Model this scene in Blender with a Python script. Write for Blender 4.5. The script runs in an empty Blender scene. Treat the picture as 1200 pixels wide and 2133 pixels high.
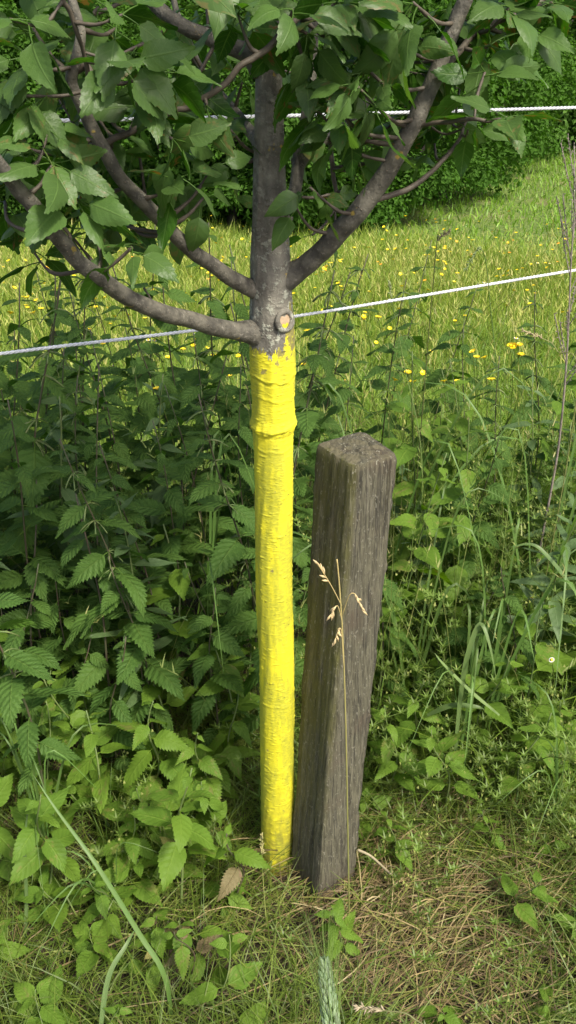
import bpy, math
import numpy as np
from mathutils import Vector, Matrix

rng = np.random.default_rng(11)
scene = bpy.context.scene
col = scene.collection
R = math.radians

# ------------------------------------------------------------------ camera, sky, sun, exposure
PITCH, FPX, CAMZ = R(31), 1847.0, 1.6
cam_d = bpy.data.cameras.new("camera")
cam = bpy.data.objects.new("camera", cam_d)
col.objects.link(cam)
cam.location = (0, 0, CAMZ)
cam.rotation_euler = (R(90) - PITCH, 0, 0)
cam_d.sensor_fit = 'VERTICAL'
cam_d.sensor_height = 36
cam_d.lens = 36 * FPX / 2133
cam_d.clip_start, cam_d.clip_end = 0.02, 600
scene.camera = cam

SUN_AZ, SUN_EL = R(138), R(52)          # azimuth clockwise from +Y
world = bpy.data.worlds.new("World")
scene.world = world
world.use_nodes = True
wn = world.node_tree
bg = wn.nodes["Background"]
sky = wn.nodes.new("ShaderNodeTexSky")
sky.sky_type = 'NISHITA'
sky.sun_disc = False
sky.sun_elevation, sky.sun_rotation = SUN_EL, SUN_AZ
sky.air_density, sky.dust_density, sky.ozone_density = 0.7, 4.0, 0.6
wn.links.new(sky.outputs[0], bg.inputs[0])
bg.inputs[1].default_value = 0.145
sun_d = bpy.data.lights.new("sun", 'SUN')
sun_d.energy, sun_d.angle, sun_d.color = 2.8, R(7), (1.0, 0.94, 0.82)
sun = bpy.data.objects.new("sun", sun_d)
col.objects.link(sun)
to_sun = Vector((math.sin(SUN_AZ) * math.cos(SUN_EL), math.cos(SUN_AZ) * math.cos(SUN_EL), math.sin(SUN_EL)))
sun.rotation_euler = to_sun.to_track_quat('Z', 'Y').to_euler()
sun.location = to_sun * 20
vs = scene.view_settings
vs.view_transform, vs.look, vs.exposure, vs.gamma = 'Standard', 'None', 0.9, 1.0
vs.use_curve_mapping = False
scene.render.engine = 'CYCLES'
scene.cycles.use_denoising = True
scene.cycles.max_bounces = 8
scene.cycles.transmission_bounces = 4
scene.cycles.sample_clamp_indirect = 6

FW = np.array([0, math.cos(PITCH), -math.sin(PITCH)])
UP = np.array([0, math.sin(PITCH), math.cos(PITCH)])
CP = np.array([0, 0, CAMZ])


def at(px, py, Y):
    """world point at distance Y in front of the viewer, seen at photo position px, py"""
    d = FW + np.array([1, 0, 0]) * (px - 600) / FPX - UP * (py - 1066.5) / FPX
    return CP + d * (Y / d[1])


def proj(p):
    d = np.asarray(p) - CP
    z = d @ FW
    return 600 + FPX * d[..., 0] / z, 1066.5 - FPX * (d @ UP) / z, z


# ------------------------------------------------------------------ helpers: meshes, objects
def mesh_from(name, V, faces, uv=None, colr=None, rnd=None, mat=None, smooth=True):
    me = bpy.data.meshes.new(name)
    V = np.asarray(V, dtype=np.float32).reshape(-1, 3)
    if not isinstance(faces, list):
        faces = [faces]
    faces = [np.asarray(f, dtype=np.int32) for f in faces if len(f)]
    li = np.concatenate([f.ravel() for f in faces])
    tot = np.concatenate([np.full(len(f), f.shape[1], np.int32) for f in faces])
    st = np.concatenate([[0], np.cumsum(tot)[:-1]]).astype(np.int32)
    me.vertices.add(len(V))
    me.vertices.foreach_set("co", V.ravel())
    me.loops.add(len(li))
    me.loops.foreach_set("vertex_index", li)
    me.polygons.add(len(tot))
    me.polygons.foreach_set("loop_start", st)
    me.polygons.foreach_set("loop_total", tot)
    me.polygons.foreach_set("use_smooth", np.full(len(tot), smooth))
    if uv is not None:
        l = me.uv_layers.new(name="UVMap")
        l.data.foreach_set("uv", np.asarray(uv, np.float32)[li].ravel())
    if colr is not None:
        a = me.color_attributes.new("col", 'FLOAT_COLOR', 'POINT')
        c = np.ones((len(V), 4), np.float32)
        c[:, :3] = colr
        a.data.foreach_set("color", c.ravel())
    if rnd is not None:
        a = me.attributes.new("rnd", 'FLOAT', 'POINT')
        a.data.foreach_set("value", np.asarray(rnd, np.float32))
    me.update(calc_edges=True)
    if mat is not None:
        me.materials.append(mat)
    return me


def ob(name, me, parent=None, M=None, **props):
    o = bpy.data.objects.new(name, me)
    col.objects.link(o)
    if parent is not None:
        o.parent = parent
    if M is not None:
        o.matrix_basis = M
    for k, v in props.items():
        if v:
            o[k] = v
    return o


def tag(o, label, cat, group=None):
    o['label'], o['category'] = label, cat
    if group:
        o['group'] = group
    return o


def kids(o):
    return KIDS.get(o.name, [])


KIDS = {}


def child(name, me, parent, M=None):
    o = ob(name, me, parent, M)
    KIDS.setdefault(parent.name, []).append(o)
    return o


def copy_tree(o, parent=None):
    c = o.copy()
    col.objects.link(c)
    c.parent = parent
    for ch in kids(o):
        k = copy_tree(ch, c)
        KIDS.setdefault(c.name, []).append(k)
    return c


class MB:
    """collects pieces of geometry into one mesh"""
    def __init__(s):
        s.V, s.F, s.U, s.C, s.Rn, s.n = [], [], [], [], [], 0

    def add(s, V, F, uv=None, c=None, r=None):
        V = np.asarray(V, float).reshape(-1, 3)
        s.V.append(V)
        for f in (F if isinstance(F, list) else [F]):
            s.F.append(np.asarray(f, int) + s.n)
        s.U.append(np.zeros((len(V), 2)) if uv is None else uv)
        s.C.append(np.broadcast_to(np.array([.5, .5, .5]) if c is None else c, (len(V), 3)))
        s.Rn.append(np.broadcast_to(np.array(0. if r is None else r), (len(V),)))
        s.n += len(V)
        return s

    def mesh(s, name, mat, smooth=True):
        return mesh_from(name, np.concatenate(s.V), s.F, np.concatenate(s.U), np.concatenate(s.C), np.concatenate(s.Rn), mat, smooth)


def spline(P, n):
    P = np.asarray(P, float)
    Q = np.vstack([2 * P[0] - P[1], P, 2 * P[-1] - P[-2]])
    t = np.linspace(0, len(P) - 1, n)
    i = np.minimum(t.astype(int), len(P) - 2)
    u = (t - i)[:, None]
    a, b, c, d = Q[i], Q[i + 1], Q[i + 2], Q[i + 3]
    return .5 * (2 * b + (c - a) * u + (2 * a - 5 * b + 4 * c - d) * u ** 2 + (3 * b - a - 3 * c + d) * u ** 3)


def tube(P, rad, sides=8, cap=True):
    P = np.asarray(P, float)
    n = len(P)
    rad = np.broadcast_to(np.asarray(rad, float), (n,))
    T = np.gradient(P, axis=0)
    T /= np.linalg.norm(T, axis=1)[:, None] + 1e-12
    ref = np.array([0, 0, 1.]) if abs(T[0][2]) < .9 else np.array([1., 0, 0])
    N = np.zeros((n, 3))
    v = np.cross(T[0], ref)
    N[0] = v / np.linalg.norm(v)
    for i in range(1, n):
        v = N[i - 1] - T[i] * (N[i - 1] @ T[i])
        N[i] = v / (np.linalg.norm(v) + 1e-12)
    B = np.cross(T, N)
    a = np.linspace(0, 2 * np.pi, sides, endpoint=False)
    V = P[:, None] + rad[:, None, None] * (np.cos(a)[None, :, None] * N[:, None] + np.sin(a)[None, :, None] * B[:, None])
    V = V.reshape(-1, 3)
    i, j = np.meshgrid(np.arange(n - 1), np.arange(sides), indexing='ij')
    i, j = i.ravel(), j.ravel()
    k = (j + 1) % sides
    F = np.stack([i * sides + j, i * sides + k, (i + 1) * sides + k, (i + 1) * sides + j], 1)
    uv = np.stack([np.tile(a / 6.2832, n), np.repeat(np.linspace(0, 1, n), sides)], 1)
    FF = [F]
    if cap:
        V = np.vstack([V, P[0], P[-1]])
        uv = np.vstack([uv, [.5, 0], [.5, 1]])
        c = np.arange(sides)
        FF.append(np.stack([np.full(sides, n * sides), (c + 1) % sides, c], 1))
        e = (n - 1) * sides
        FF.append(np.stack([np.full(sides, n * sides + 1), e + c, e + (c + 1) % sides], 1))
    return V, FF, uv


def frame(o, x, up=(0, 0, 1), roll=0., s=1.):
    """matrix at o with its X axis along x and its Z axis as near up as it can be"""
    x = Vector(x).normalized()
    z = Vector(up) - x * Vector(up).dot(x)
    if z.length < 1e-4:
        z = Vector((0, 1, 0)) - x * x.y
    z.normalize()
    y = z.cross(x)
    M = Matrix((x, y, z)).transposed().to_4x4()
    return Matrix.Translation(Vector(o)) @ M @ Matrix.Rotation(roll, 4, 'X') @ Matrix.Scale(s, 4)


def vnoise(x, y, seed=0):
    """smooth 2-d value noise in -1..1"""
    x, y = np.asarray(x, float), np.asarray(y, float)
    xi, yi = np.floor(x).astype(np.int64), np.floor(y).astype(np.int64)
    fx, fy = x - xi, y - yi
    fx, fy = fx * fx * (3 - 2 * fx), fy * fy * (3 - 2 * fy)

    def h(a, b):
        n = (a * 374761393 + b * 668265263 + seed * 982451653) & 0x7fffffff
        n = ((n ^ (n >> 13)) * 1274126177) & 0x7fffffff
        return ((n ^ (n >> 16)) & 0xffff) / 32767.5 - 1
    return (h(xi, yi) * (1 - fx) + h(xi + 1, yi) * fx) * (1 - fy) + (h(xi, yi + 1) * (1 - fx) + h(xi + 1, yi + 1) * fx) * fy


# ------------------------------------------------------------------ helpers: materials
class NT:
    def __init__(s, name):
        s.m = bpy.data.materials.new(name)
        s.m.use_nodes = True
        s.t = s.m.node_tree
        s.t.nodes.clear()
        s.out = s.t.nodes.new("ShaderNodeOutputMaterial")

    def n(s, typ, props=None, **ins):
        nd = s.t.nodes.new("ShaderNode" + typ)
        for k, v in (props or {}).items():
            setattr(nd, k, v)
        for k, v in ins.items():
            key = k.replace("_", " ")
            if key in nd.inputs:
                s.set(nd.inputs[key], v)
            else:
                s.set(nd.inputs[int(k[1:])], v)
        return nd

    def set(s, inp, v):
        if isinstance(v, bpy.types.NodeSocket):
            s.t.links.new(v, inp)
        elif isinstance(v, bpy.types.Node):
            s.t.links.new(v.outputs[0], inp)
        elif isinstance(v, tuple) and len(v) == 3 and len(getattr(inp, "default_value", (0,) * 3)) == 4:
            inp.default_value = (*v, 1)
        else:
            inp.default_value = v

    def math(s, op, a, b=0., c=None):
        nd = s.t.nodes.new("ShaderNodeMath")
        nd.operation = op
        s.set(nd.inputs[0], a)
        s.set(nd.inputs[1], b)
        if c is not None:
            s.set(nd.inputs[2], c)
        return nd.outputs[0]

    def mix(s, f, a, b, bt='MIX'):
        nd = s.t.nodes.new("ShaderNodeMix")
        nd.data_type, nd.blend_type = 'RGBA', bt
        s.set(nd.inputs[0], f)
        s.set(nd.inputs[6], a)
        s.set(nd.inputs[7], b)
        return nd.outputs[2]

    def step(s, x, lo, hi):
        nd = s.t.nodes.new("ShaderNodeMapRange")
        nd.interpolation_type = 'SMOOTHSTEP'
        s.set(nd.inputs[0], x)
        nd.inputs[1].default_value, nd.inputs[2].default_value = lo, hi
        return nd.outputs[0]

    def noise(s, scale, detail=4., vec=None, rough=.55):
        nd = s.n("TexNoise", Scale=scale, Detail=detail, Roughness=rough)
        if vec is not None:
            s.set(nd.inputs["Vector"], vec)
        return nd.outputs[0]

    def scaled(s, vec, sc):
        nd = s.n("Mapping")
        s.set(nd.inputs[0], vec)
        nd.inputs["Scale"].default_value = sc
        return nd.outputs[0]

    def obj(s):
        return s.n("TexCoord").outputs["Object"]

    def done(s, shader):
        s.t.links.new(shader.outputs[0] if isinstance(shader, bpy.types.Node) else shader, s.out.inputs[0])
        return s.m


def leaf_material(name, c1, c2, veinc, nv=7., slant=1.1, transl=.3, rough=.42, bump=.35, spots=None, back=(.16, .22, .1), quilt=.5, spec=.3):
    m = NT(name)
    uv = m.n("UVMap")
    sx = m.n("SeparateXYZ", Vector=uv.outputs[0])
    u, v = sx.outputs[0], sx.outputs[1]
    a = m.math('MULTIPLY', m.math('ABSOLUTE', m.math('SUBTRACT', u, .5)), 2)
    ph = m.math('FRACT', m.math('SUBTRACT', m.math('MULTIPLY', v, nv), m.math('MULTIPLY', a, slant)))
    tri = m.math('MULTIPLY', m.math('ABSOLUTE', m.math('SUBTRACT', ph, .5)), 2)     # 1 on a vein
    side = m.step(tri, .82, .97)
    mid = m.step(a, .09, .03)
    vein = m.math('MAXIMUM', m.math('MULTIPLY', side, .55), mid)
    oi = m.n("ObjectInfo")
    at_ = m.n("Attribute", {"attribute_name": "rnd"})
    rr = m.math('FRACT', m.math('ADD', oi.outputs["Random"], at_.outputs["Fac"]))
    nz = m.noise(14, 3, m.n("TexCoord").outputs["Object"])
    base = m.mix(m.math('ADD', m.math('MULTIPLY', rr, .75), m.math('MULTIPLY', nz, .25)), c1, c2)
    base = m.mix(m.math('MULTIPLY', vein, .6), base, veinc)
    if spots:
        r2 = m.math('FRACT', m.math('MULTIPLY', rr, 17.3))
        off = m.n("VectorMath", {"operation": 'ADD'})
        m.set(off.inputs[0], uv.outputs[0])
        cx = m.n("CombineXYZ", X=m.math('MULTIPLY', rr, 91.), Y=m.math('MULTIPLY', r2, 37.))
        m.set(off.inputs[1], cx.outputs[0])
        n2 = m.noise(3.2, 3, off.outputs[0], .6)
        thr = m.math('ADD', m.math('MULTIPLY', m.step(r2, .25, 1.), .17), n2)
        base = m.mix(m.step(thr, .70, .77), base, spots)
    geo = m.n("NewGeometry")
    base = m.mix(m.math('MULTIPLY', geo.outputs["Backfacing"], .5), base, back)
    h = m.math('ADD', m.math('MULTIPLY', tri, -quilt), m.math('MULTIPLY', mid, -.8))
    h = m.math('ADD', h, m.math('MULTIPLY', nz, .5))
    bp = m.n("Bump", Strength=bump, Distance=.004, Height=h)
    pr = m.n("BsdfPrincipled", Base_Color=base, Roughness=rough, Normal=bp.outputs[0])
    pr.inputs["Specular IOR Level"].default_value = spec
    tc = m.mix(1., base, (1.5, 1.75, .55), 'MULTIPLY')
    tl = m.n("BsdfTranslucent", Color=tc, Normal=bp.outputs[0])
    mx = m.n("MixShader", _0=transl)
    m.t.links.new(pr.outputs[0], mx.inputs[1])
    m.t.links.new(tl.outputs[0], mx.inputs[2])
    return m.done(mx)


def blade_material(name, transl=.35, rough=.45):
    m = NT(name)
    a = m.n("Attribute", {"attribute_name": "col"})
    nz = m.noise(60, 2, m.obj())
    c = m.mix(m.math('MULTIPLY', nz, .35), a.outputs["Color"], (.2, .2, .06))
    pr = m.n("BsdfPrincipled", Base_Color=c, Roughness=rough)
    pr.inputs["Specular IOR Level"].default_value = .35
    tl = m.n("BsdfTranslucent", Color=m.mix(1., c, (1.3, 1.45, .7), 'MULTIPLY'))
    mx = m.n("MixShader", _0=transl)
    m.t.links.new(pr.outputs[0], mx.inputs[1])
    m.t.links.new(tl.outputs[0], mx.inputs[2])
    return m.done(mx)


def plain_material(name, c1, c2, rough=.7, scale=40., bump=.3, dist=.002, stretch=(1, 1, 1)):
    m = NT(name)
    v = m.scaled(m.obj(), stretch)
    nz = m.noise(scale, 4, v)
    oi = m.n("ObjectInfo")
    f = m.math('ADD', m.math('MULTIPLY', m.step(nz, .3, .7), .75), m.math('MULTIPLY', oi.outputs["Random"], .25))
    bp = m.n("Bump", Strength=bump, Distance=dist, Height=nz)
    return m.done(m.n("BsdfPrincipled", Base_Color=m.mix(f, c1, c2), Roughness=rough, Normal=bp.outputs[0]))


M_APPLE = leaf_material("apple_leaf", (.016, .058, .006), (.055, .142, .012), (.11, .20, .04), nv=6, slant=1.3, transl=.36, rough=.40, bump=.30, spots=(.17, .09, .03), back=(.12, .19, .06), quilt=.12, spec=.30)
M_NETTLE = leaf_material("nettle_leaf", (.040, .105, .016), (.096, .185, .026), (.115, .19, .032), nv=7, slant=1.6, transl=.28, rough=.55, bump=.6, back=(.08, .14, .035), quilt=.8, spec=.12)
M_WEED = leaf_material("weed_leaf", (.060, .135, .008), (.140, .230, .014), (.17, .26, .03), nv=7, slant=1.4, transl=.34, rough=.5, bump=.35, spots=(.20, .17, .05), back=(.13, .22, .04), quilt=.35, spec=.15)
M_YELLOW = leaf_material("yellowing_leaf", (.19, .21, .04), (.28, .26, .06), (.30, .29, .08), transl=.34, rough=.6, bump=.6, spots=(.22, .12, .04), back=(.3, .26, .1), quilt=.2)
M_BROWN = leaf_material("browning_leaf", (.15, .12, .04), (.17, .16, .05), (.20, .17, .06), transl=.3, rough=.65, bump=.7, spots=(.19, .08, .045), back=(.2, .15, .09), quilt=.2)
M_FARLEAF = leaf_material("wood_edge_leaf", (.022, .070, .008), (.070, .165, .014), (.07, .15, .014), transl=.3, rough=.7, bump=.1, spec=.1, back=(.06, .13, .02))
M_FARPALE = leaf_material("pale_tree_leaf", (.060, .135, .022), (.105, .21, .035), (.10, .19, .04), transl=.3, rough=.7, bump=.1, spec=.1, back=(.1, .18, .04))
M_BLADE = blade_material("grass_blade")
M_STRAW = blade_material("dry_grass", .12, .6)
M_NSTEM = plain_material("nettle_stem", (.06, .080, .03), (.085, .055, .038), .6, 30)
M_WSTEM = plain_material("weed_stem", (.09, .15, .04), (.14, .17, .05), .6, 30)
M_TWIG = plain_material("twig_bark", (.055, .044, .031), (.105, .086, .060), .65, 120, .5, .001)
M_FARBARK = plain_material("far_bark", (.05, .042, .035), (.10, .085, .07), .85, 12, .8, .02, (1, 1, .2))
M_PETAL = plain_material("buttercup_petal", (.80, .56, .01), (.85, .66, .02), .28, 200, .05)
M_ORANGE = plain_material("orange_petal", (.75, .30, .02), (.8, .42, .03), .4, 200, .05)
M_DAISY = plain_material("white_petal", (.72, .74, .72), (.8, .8, .78), .5, 200, .05)
M_DEAD = plain_material("dead_stalk", (.15, .12, .10), (.28, .24, .20), .8, 60, .5)


def bark_material():
    m = NT("apple_bark")
    o = m.obj()
    n1 = m.noise(45, 5, m.scaled(o, (1, 1, .55)))
    n2 = m.noise(240, 4, o)
    c = m.mix(m.step(n1, .3, .7), (.080, .077, .060), (.240, .230, .180))
    c = m.mix(m.math('MULTIPLY', n2, .5), c, (.12, .10, .08))
    sz = m.n("SeparateXYZ", Vector=o)
    low = m.step(sz.outputs[2], 1.42, 1.20)                      # lichen thickest near the forks
    lich = m.math('MULTIPLY', m.step(m.noise(75, 4, o, .7), .52, .62), m.math('ADD', m.math('MULTIPLY', low, .7), .3))
    c = m.mix(m.math('MULTIPLY', lich, .75), c, (.40, .41, .32))
    yl = m.step(m.noise(38, 3, m.scaled(o, (1.03, 1, 1)), .6), .66, .71)
    c = m.mix(m.math('MULTIPLY', yl, .8), c, (.38, .27, .03))
    vo = m.n("TexVoronoi", Scale=150.)
    m.set(vo.inputs["Vector"], m.scaled(o, (1, 1, 2.2)))
    len_ = m.step(vo.outputs["Distance"], .16, .06)
    c = m.mix(m.math('MULTIPLY', len_, .55), c, (.27, .22, .17))
    h = m.math('ADD', m.math('ADD', n1, m.math('MULTIPLY', n2, .7)), m.math('MULTIPLY', m.math('ADD', len_, lich), .5))
    bp = m.n("Bump", Strength=.8, Distance=.0022, Height=h)
    return m.done(m.n("BsdfPrincipled", Base_Color=c, Roughness=.78, Normal=bp.outputs[0]))


def bough_material():
    m = NT("bough_bark")
    o = m.obj()
    n1, n2 = m.noise(60, 5, o), m.noise(260, 4, o)
    c = m.mix(m.step(n1, .3, .7), (.052, .048, .037), (.140, .130, .098))  # darker than the trunk bark: shade on the boughs is put into the colour
    pale = m.step(m.noise(110, 4, o, .7), .56, .66)
    c = m.mix(m.math('MULTIPLY', pale, .5), c, (.27, .25, .20))
    vo = m.n("TexVoronoi", Scale=190.)
    m.set(vo.inputs["Vector"], o)
    ln = m.step(vo.outputs["Distance"], .20, .08)
    c = m.mix(m.math('MULTIPLY', ln, .5), c, (.26, .20, .14))
    yl = m.step(m.noise(42, 3, o, .6), .68, .72)
    c = m.mix(m.math('MULTIPLY', yl, .7), c, (.34, .24, .03))
    h = m.math('ADD', m.math('ADD', n1, m.math('MULTIPLY', n2, .7)), m.math('MULTIPLY', ln, .6))
    bp = m.n("Bump", Strength=.9, Distance=.002, Height=h)
    return m.done(m.n("BsdfPrincipled", Base_Color=c, Roughness=.75, Normal=bp.outputs[0]))


def paint_material():
    m = NT("yellow_trunk_paint")
    o = m.obj()
    n1 = m.noise(22, 4, m.scaled(o, (1, 1, .6)))
    n2 = m.noise(130, 4, m.scaled(o, (1, 1, 2.5)), .6)
    c = m.mix(m.step(n1, .35, .7), (.72, .655, .022), (.64, .585, .016))
    thin = m.math('MULTIPLY', m.step(m.noise(26, 5, m.scaled(o, (1.1, 1, .28)), .65), .42, .56), m.step(n2, .15, .60))
    c = m.mix(m.math('MULTIPLY', thin, .8), c, (.36, .37, .03))
    szt = m.n("SeparateXYZ", Vector=o)
    worn = m.math('ADD', m.math('MULTIPLY', m.step(szt.outputs[2], 1.09, 1.19), .30), m.noise(85, 5, m.scaled(o, (1, 1, .7)), .65))
    c = m.mix(m.math('MULTIPLY', m.step(worn, .66, .74), .8), c, (.15, .125, .07))      # bare bark where the coat gives out
    vo = m.n("TexVoronoi", Scale=70.)
    m.set(vo.inputs["Vector"], m.scaled(o, (1, 1, 2.4)))
    nick = m.math('MULTIPLY', m.step(vo.outputs["Distance"], .17, .08), m.step(m.noise(31, 2, o), .50, .56))
    c = m.mix(m.math('MULTIPLY', nick, .85), c, (.07, .05, .03))
    sz = m.n("SeparateXYZ", Vector=o)
    dirt = m.math('MULTIPLY', m.step(sz.outputs[2], .34, .0), m.step(m.noise(60, 4, o), .30, .6))   # splashed soil low down
    c = m.mix(m.math('MULTIPLY', dirt, .65), c, (.13, .12, .03))
    n3 = m.step(m.noise(95, 3, m.scaled(o, (1, 1, 4.5)), .5), .50, .62)      # bark lenticels under the paint
    bp = m.n("Bump", Strength=.55, Distance=.0010, Height=m.math('ADD', m.math('ADD', n2, m.math('MULTIPLY', m.math('MULTIPLY', n3, m.step(n1, .40, .60)), .9)), m.math('MULTIPLY', n1, .4)))
    return m.done(m.n("BsdfPrincipled", Base_Color=c, Roughness=.8, Normal=bp.outputs[0]))


def post_material():
    m = NT("weathered_post_wood")
    o = m.obj()
    g1 = m.noise(110, 6, m.scaled(o, (2.4, 2.4, .16)), .7)
    g2 = m.noise(300, 4, m.scaled(o, (2.4, 2.4, .30)), .65)
    b = m.noise(13, 4, o, .6)
    c = m.mix(m.step(g1, .32, .68), (.044, .041, .024), (.138, .130, .082))
    c = m.mix(m.math('MULTIPLY', m.step(g2, .5, .7), .6), c, (.026, .022, .018))
    c = m.mix(m.math('MULTIPLY', m.step(b, .5, .72), .55), c, (.085, .062, .040))
    sep = m.n("SeparateXYZ", Vector=o)
    z = sep.outputs[2]
    x = m.math('SUBTRACT', sep.outputs[0], m.math('MULTIPLY', z, .0855))       # the post leans
    crk = m.step(m.noise(55, 5, m.scaled(o, (2.4, 2.4, .07)), .6), .575, .60)
    c = m.mix(m.math('MULTIPLY', crk, .5), c, (.020, .017, .013))
    ribs = m.step(m.noise(75, 4, m.scaled(o, (2.4, 2.4, .05)), .6), .58, .66)
    c = m.mix(m.math('MULTIPLY', ribs, .35), c, (.22, .205, .15))
    # green algae on the left-hand face and along the arris
    alg = m.math('MULTIPLY', m.step(x, -.030, -.045), m.step(m.noise(22, 5, m.scaled(o, (1, 1, .35)), .65), .30, .62))
    alg = m.math('MULTIPLY', alg, m.step(z, .0, .6))
    c = m.mix(m.math('MULTIPLY', alg, .8), c, (.088, .088, .014))
    # pale lichen flecks and end-grain on the top
    fl = m.step(m.noise(210, 2, m.scaled(o, (1, 1, .55)), .6), .62, .66)
    c = m.mix(m.math('MULTIPLY', fl, m.math('ADD', m.math('MULTIPLY', m.step(z, .935, .955), .6), .38)), c, (.30, .29, .22))
    top = m.step(z, .945, .958)
    c = m.mix(m.math('MULTIPLY', top, m.step(m.noise(45, 4, o), .45, .6)), c, (.12, .108, .062))
    soil = m.math('MULTIPLY', m.step(z, .12, .0), .6)
    c = m.mix(soil, c, (.07, .052, .035))
    h = m.math('ADD', m.math('ADD', g1, m.math('SUBTRACT', g2, crk)), m.math('MULTIPLY', m.math('ADD', fl, ribs), .4))
    bp = m.n("Bump", Strength=.9, Distance=.0022, Height=h)
    return m.done(m.n("BsdfPrincipled", Base_Color=c, Roughness=.88, Normal=bp.outputs[0]))


def ground_material():
    m = NT("meadow_soil")
    o = m.obj()
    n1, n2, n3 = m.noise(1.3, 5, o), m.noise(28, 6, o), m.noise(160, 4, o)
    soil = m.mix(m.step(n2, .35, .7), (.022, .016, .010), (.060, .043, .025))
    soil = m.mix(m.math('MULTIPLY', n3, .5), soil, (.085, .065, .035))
    sz = m.n("SeparateXYZ", Vector=o)
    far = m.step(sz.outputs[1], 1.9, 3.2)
    turf = m.mix(m.step(n2, .35, .65), (.07, .13, .018), (.15, .20, .035))
    turf = m.mix(m.math('MULTIPLY', m.step(n1, .52, .7), .6), turf, (.21, .16, .085))
    bp = m.n("Bump", Strength=1., Distance=.03, Height=n2)
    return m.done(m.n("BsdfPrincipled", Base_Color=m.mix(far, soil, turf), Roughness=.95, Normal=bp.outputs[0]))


M_BOUGH = bough_material()
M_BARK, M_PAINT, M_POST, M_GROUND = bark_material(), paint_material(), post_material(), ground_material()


# ------------------------------------------------------------------ ground
def gh(x, y):
    x, y = np.asarray(x, float), np.asarray(y, float)
    z = -.03 * np.clip(y - 2.6, 0, 40) + .02 * vnoise(x * 1.3, y * 1.3, 3) + .008 * vnoise(x * 6, y * 6, 4)
    z = z - .0105 * np.clip(np.hypot(x, y - .9) * 0, 0, 1)
    return z * np.clip(np.hypot(x - .03, y - 1.2) / .3, 0, 1)


g = np.linspace(-1, 1, 261)
gx = np.sinh(g * 5.2) / np.sinh(5.2) * 220
gy = gx + 3
X, Y = np.meshgrid(gx, gy, indexing='ij')
n = len(g)
i, j = np.meshgrid(np.arange(n - 1), np.arange(n - 1), indexing='ij')
i, j = i.ravel(), j.ravel()
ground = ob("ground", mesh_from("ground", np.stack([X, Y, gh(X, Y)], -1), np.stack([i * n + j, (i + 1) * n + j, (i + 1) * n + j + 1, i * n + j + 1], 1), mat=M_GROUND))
ground["kind"] = "structure"


# ------------------------------------------------------------------ blades of grass
def blades(base, L, W, az, lean, curve, c, segs=4, twist=None, tipc=None):
    N = len(base)
    L, W, az, lean, curve = (np.broadcast_to(np.asarray(q, float), (N,)) for q in (L, W, az, lean, curve))
    t = np.linspace(0, 1, segs + 1)
    hd = np.stack([np.cos(az), np.sin(az), 0 * az], 1)
    hor = (L[:, None] * (lean[:, None] * t + curve[:, None] * t ** 2))
    ver = (L[:, None] * (t * np.sqrt(np.clip(1 - .8 * lean[:, None] ** 2, .03, 1)) - .62 * curve[:, None] * t ** 2))
    P = base[:, None] + hd[:, None] * hor[..., None] + np.array([0, 0, 1.]) * ver[..., None]
    tw = rng.uniform(-.9, .9, N) if twist is None else np.broadcast_to(twist, (N,))
    wd = np.stack([-np.sin(az + tw), np.cos(az + tw), .25 * np.sin(tw * 3)], 1)
    w = W[:, None] * np.clip((1 - t ** 2.2), .04, 1) * .5
    V = np.stack([P - wd[:, None] * w[..., None], P + wd[:, None] * w[..., None]], 2).reshape(N, -1, 3)
    k = np.arange(segs)
    f = np.stack([2 * k, 2 * k + 1, 2 * k + 3, 2 * k + 2], 1)
    F = (f[None] + (np.arange(N) * (segs + 1) * 2)[:, None, None]).reshape(-1, 4)
    C = np.broadcast_to(np.asarray(c, float)[:, None] if np.ndim(c) == 2 else np.asarray(c), (N, (segs + 1) * 2, 3)).copy()
    if tipc is not None:
        tt = np.repeat(t, 2)[None, :, None] ** 2
        C = C * (1 - tt) + np.asarray(tipc)[None, None] * tt
    return V.reshape(-1, 3), F, None, C.reshape(-1, 3)


def mixcol(N, a, b, jitter=.15):
    t = rng.random((N, 1))
    c = np.array(a) * (1 - t) + np.array(b) * t
    return c * rng.uniform(1 - jitter, 1 + jitter, (N, 1))


def scatter(N, x0, x1, y0, y1, keep=None):
    p = np.stack([rng.uniform(x0, x1, N), rng.uniform(y0, y1, N)], 1)
    if keep is not None:
        p = p[keep(p[:, 0], p[:, 1])]
    return np.column_stack([p, gh(p[:, 0], p[:, 1]) - .004])


def wedge(N, y0, y1, m=1.0):
    """ground points in the widening strip that lies in view, and a margin to each side"""
    y = np.sqrt(rng.uniform(y0 ** 2, y1 ** 2, N))
    x = rng.uniform(-1, 1, N) * (.36 * y + m)
    return np.column_stack([x, y, gh(x, y) - .004])


# near meadow: short sward
B = wedge(64000, 2.3, 4.6)
keep = vnoise(B[:, 0] * 1.1 + 5, B[:, 1] * 1.6, 9) < rng.uniform(-.2, .9, len(B))
B = B[keep]
N = len(B)
mb = MB()
L = rng.uniform(.05, .14, N) * (1 + .45 * vnoise(B[:, 0] * 2, B[:, 1] * 2, 5))
mb.add(*blades(B, L, rng.uniform(.0022, .0048, N), rng.uniform(0, 6.28, N), rng.uniform(0, .6, N), rng.uniform(0, .8, N), mixcol(N, (.11, .25, .02), (.27, .38, .05)), 3))
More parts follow.
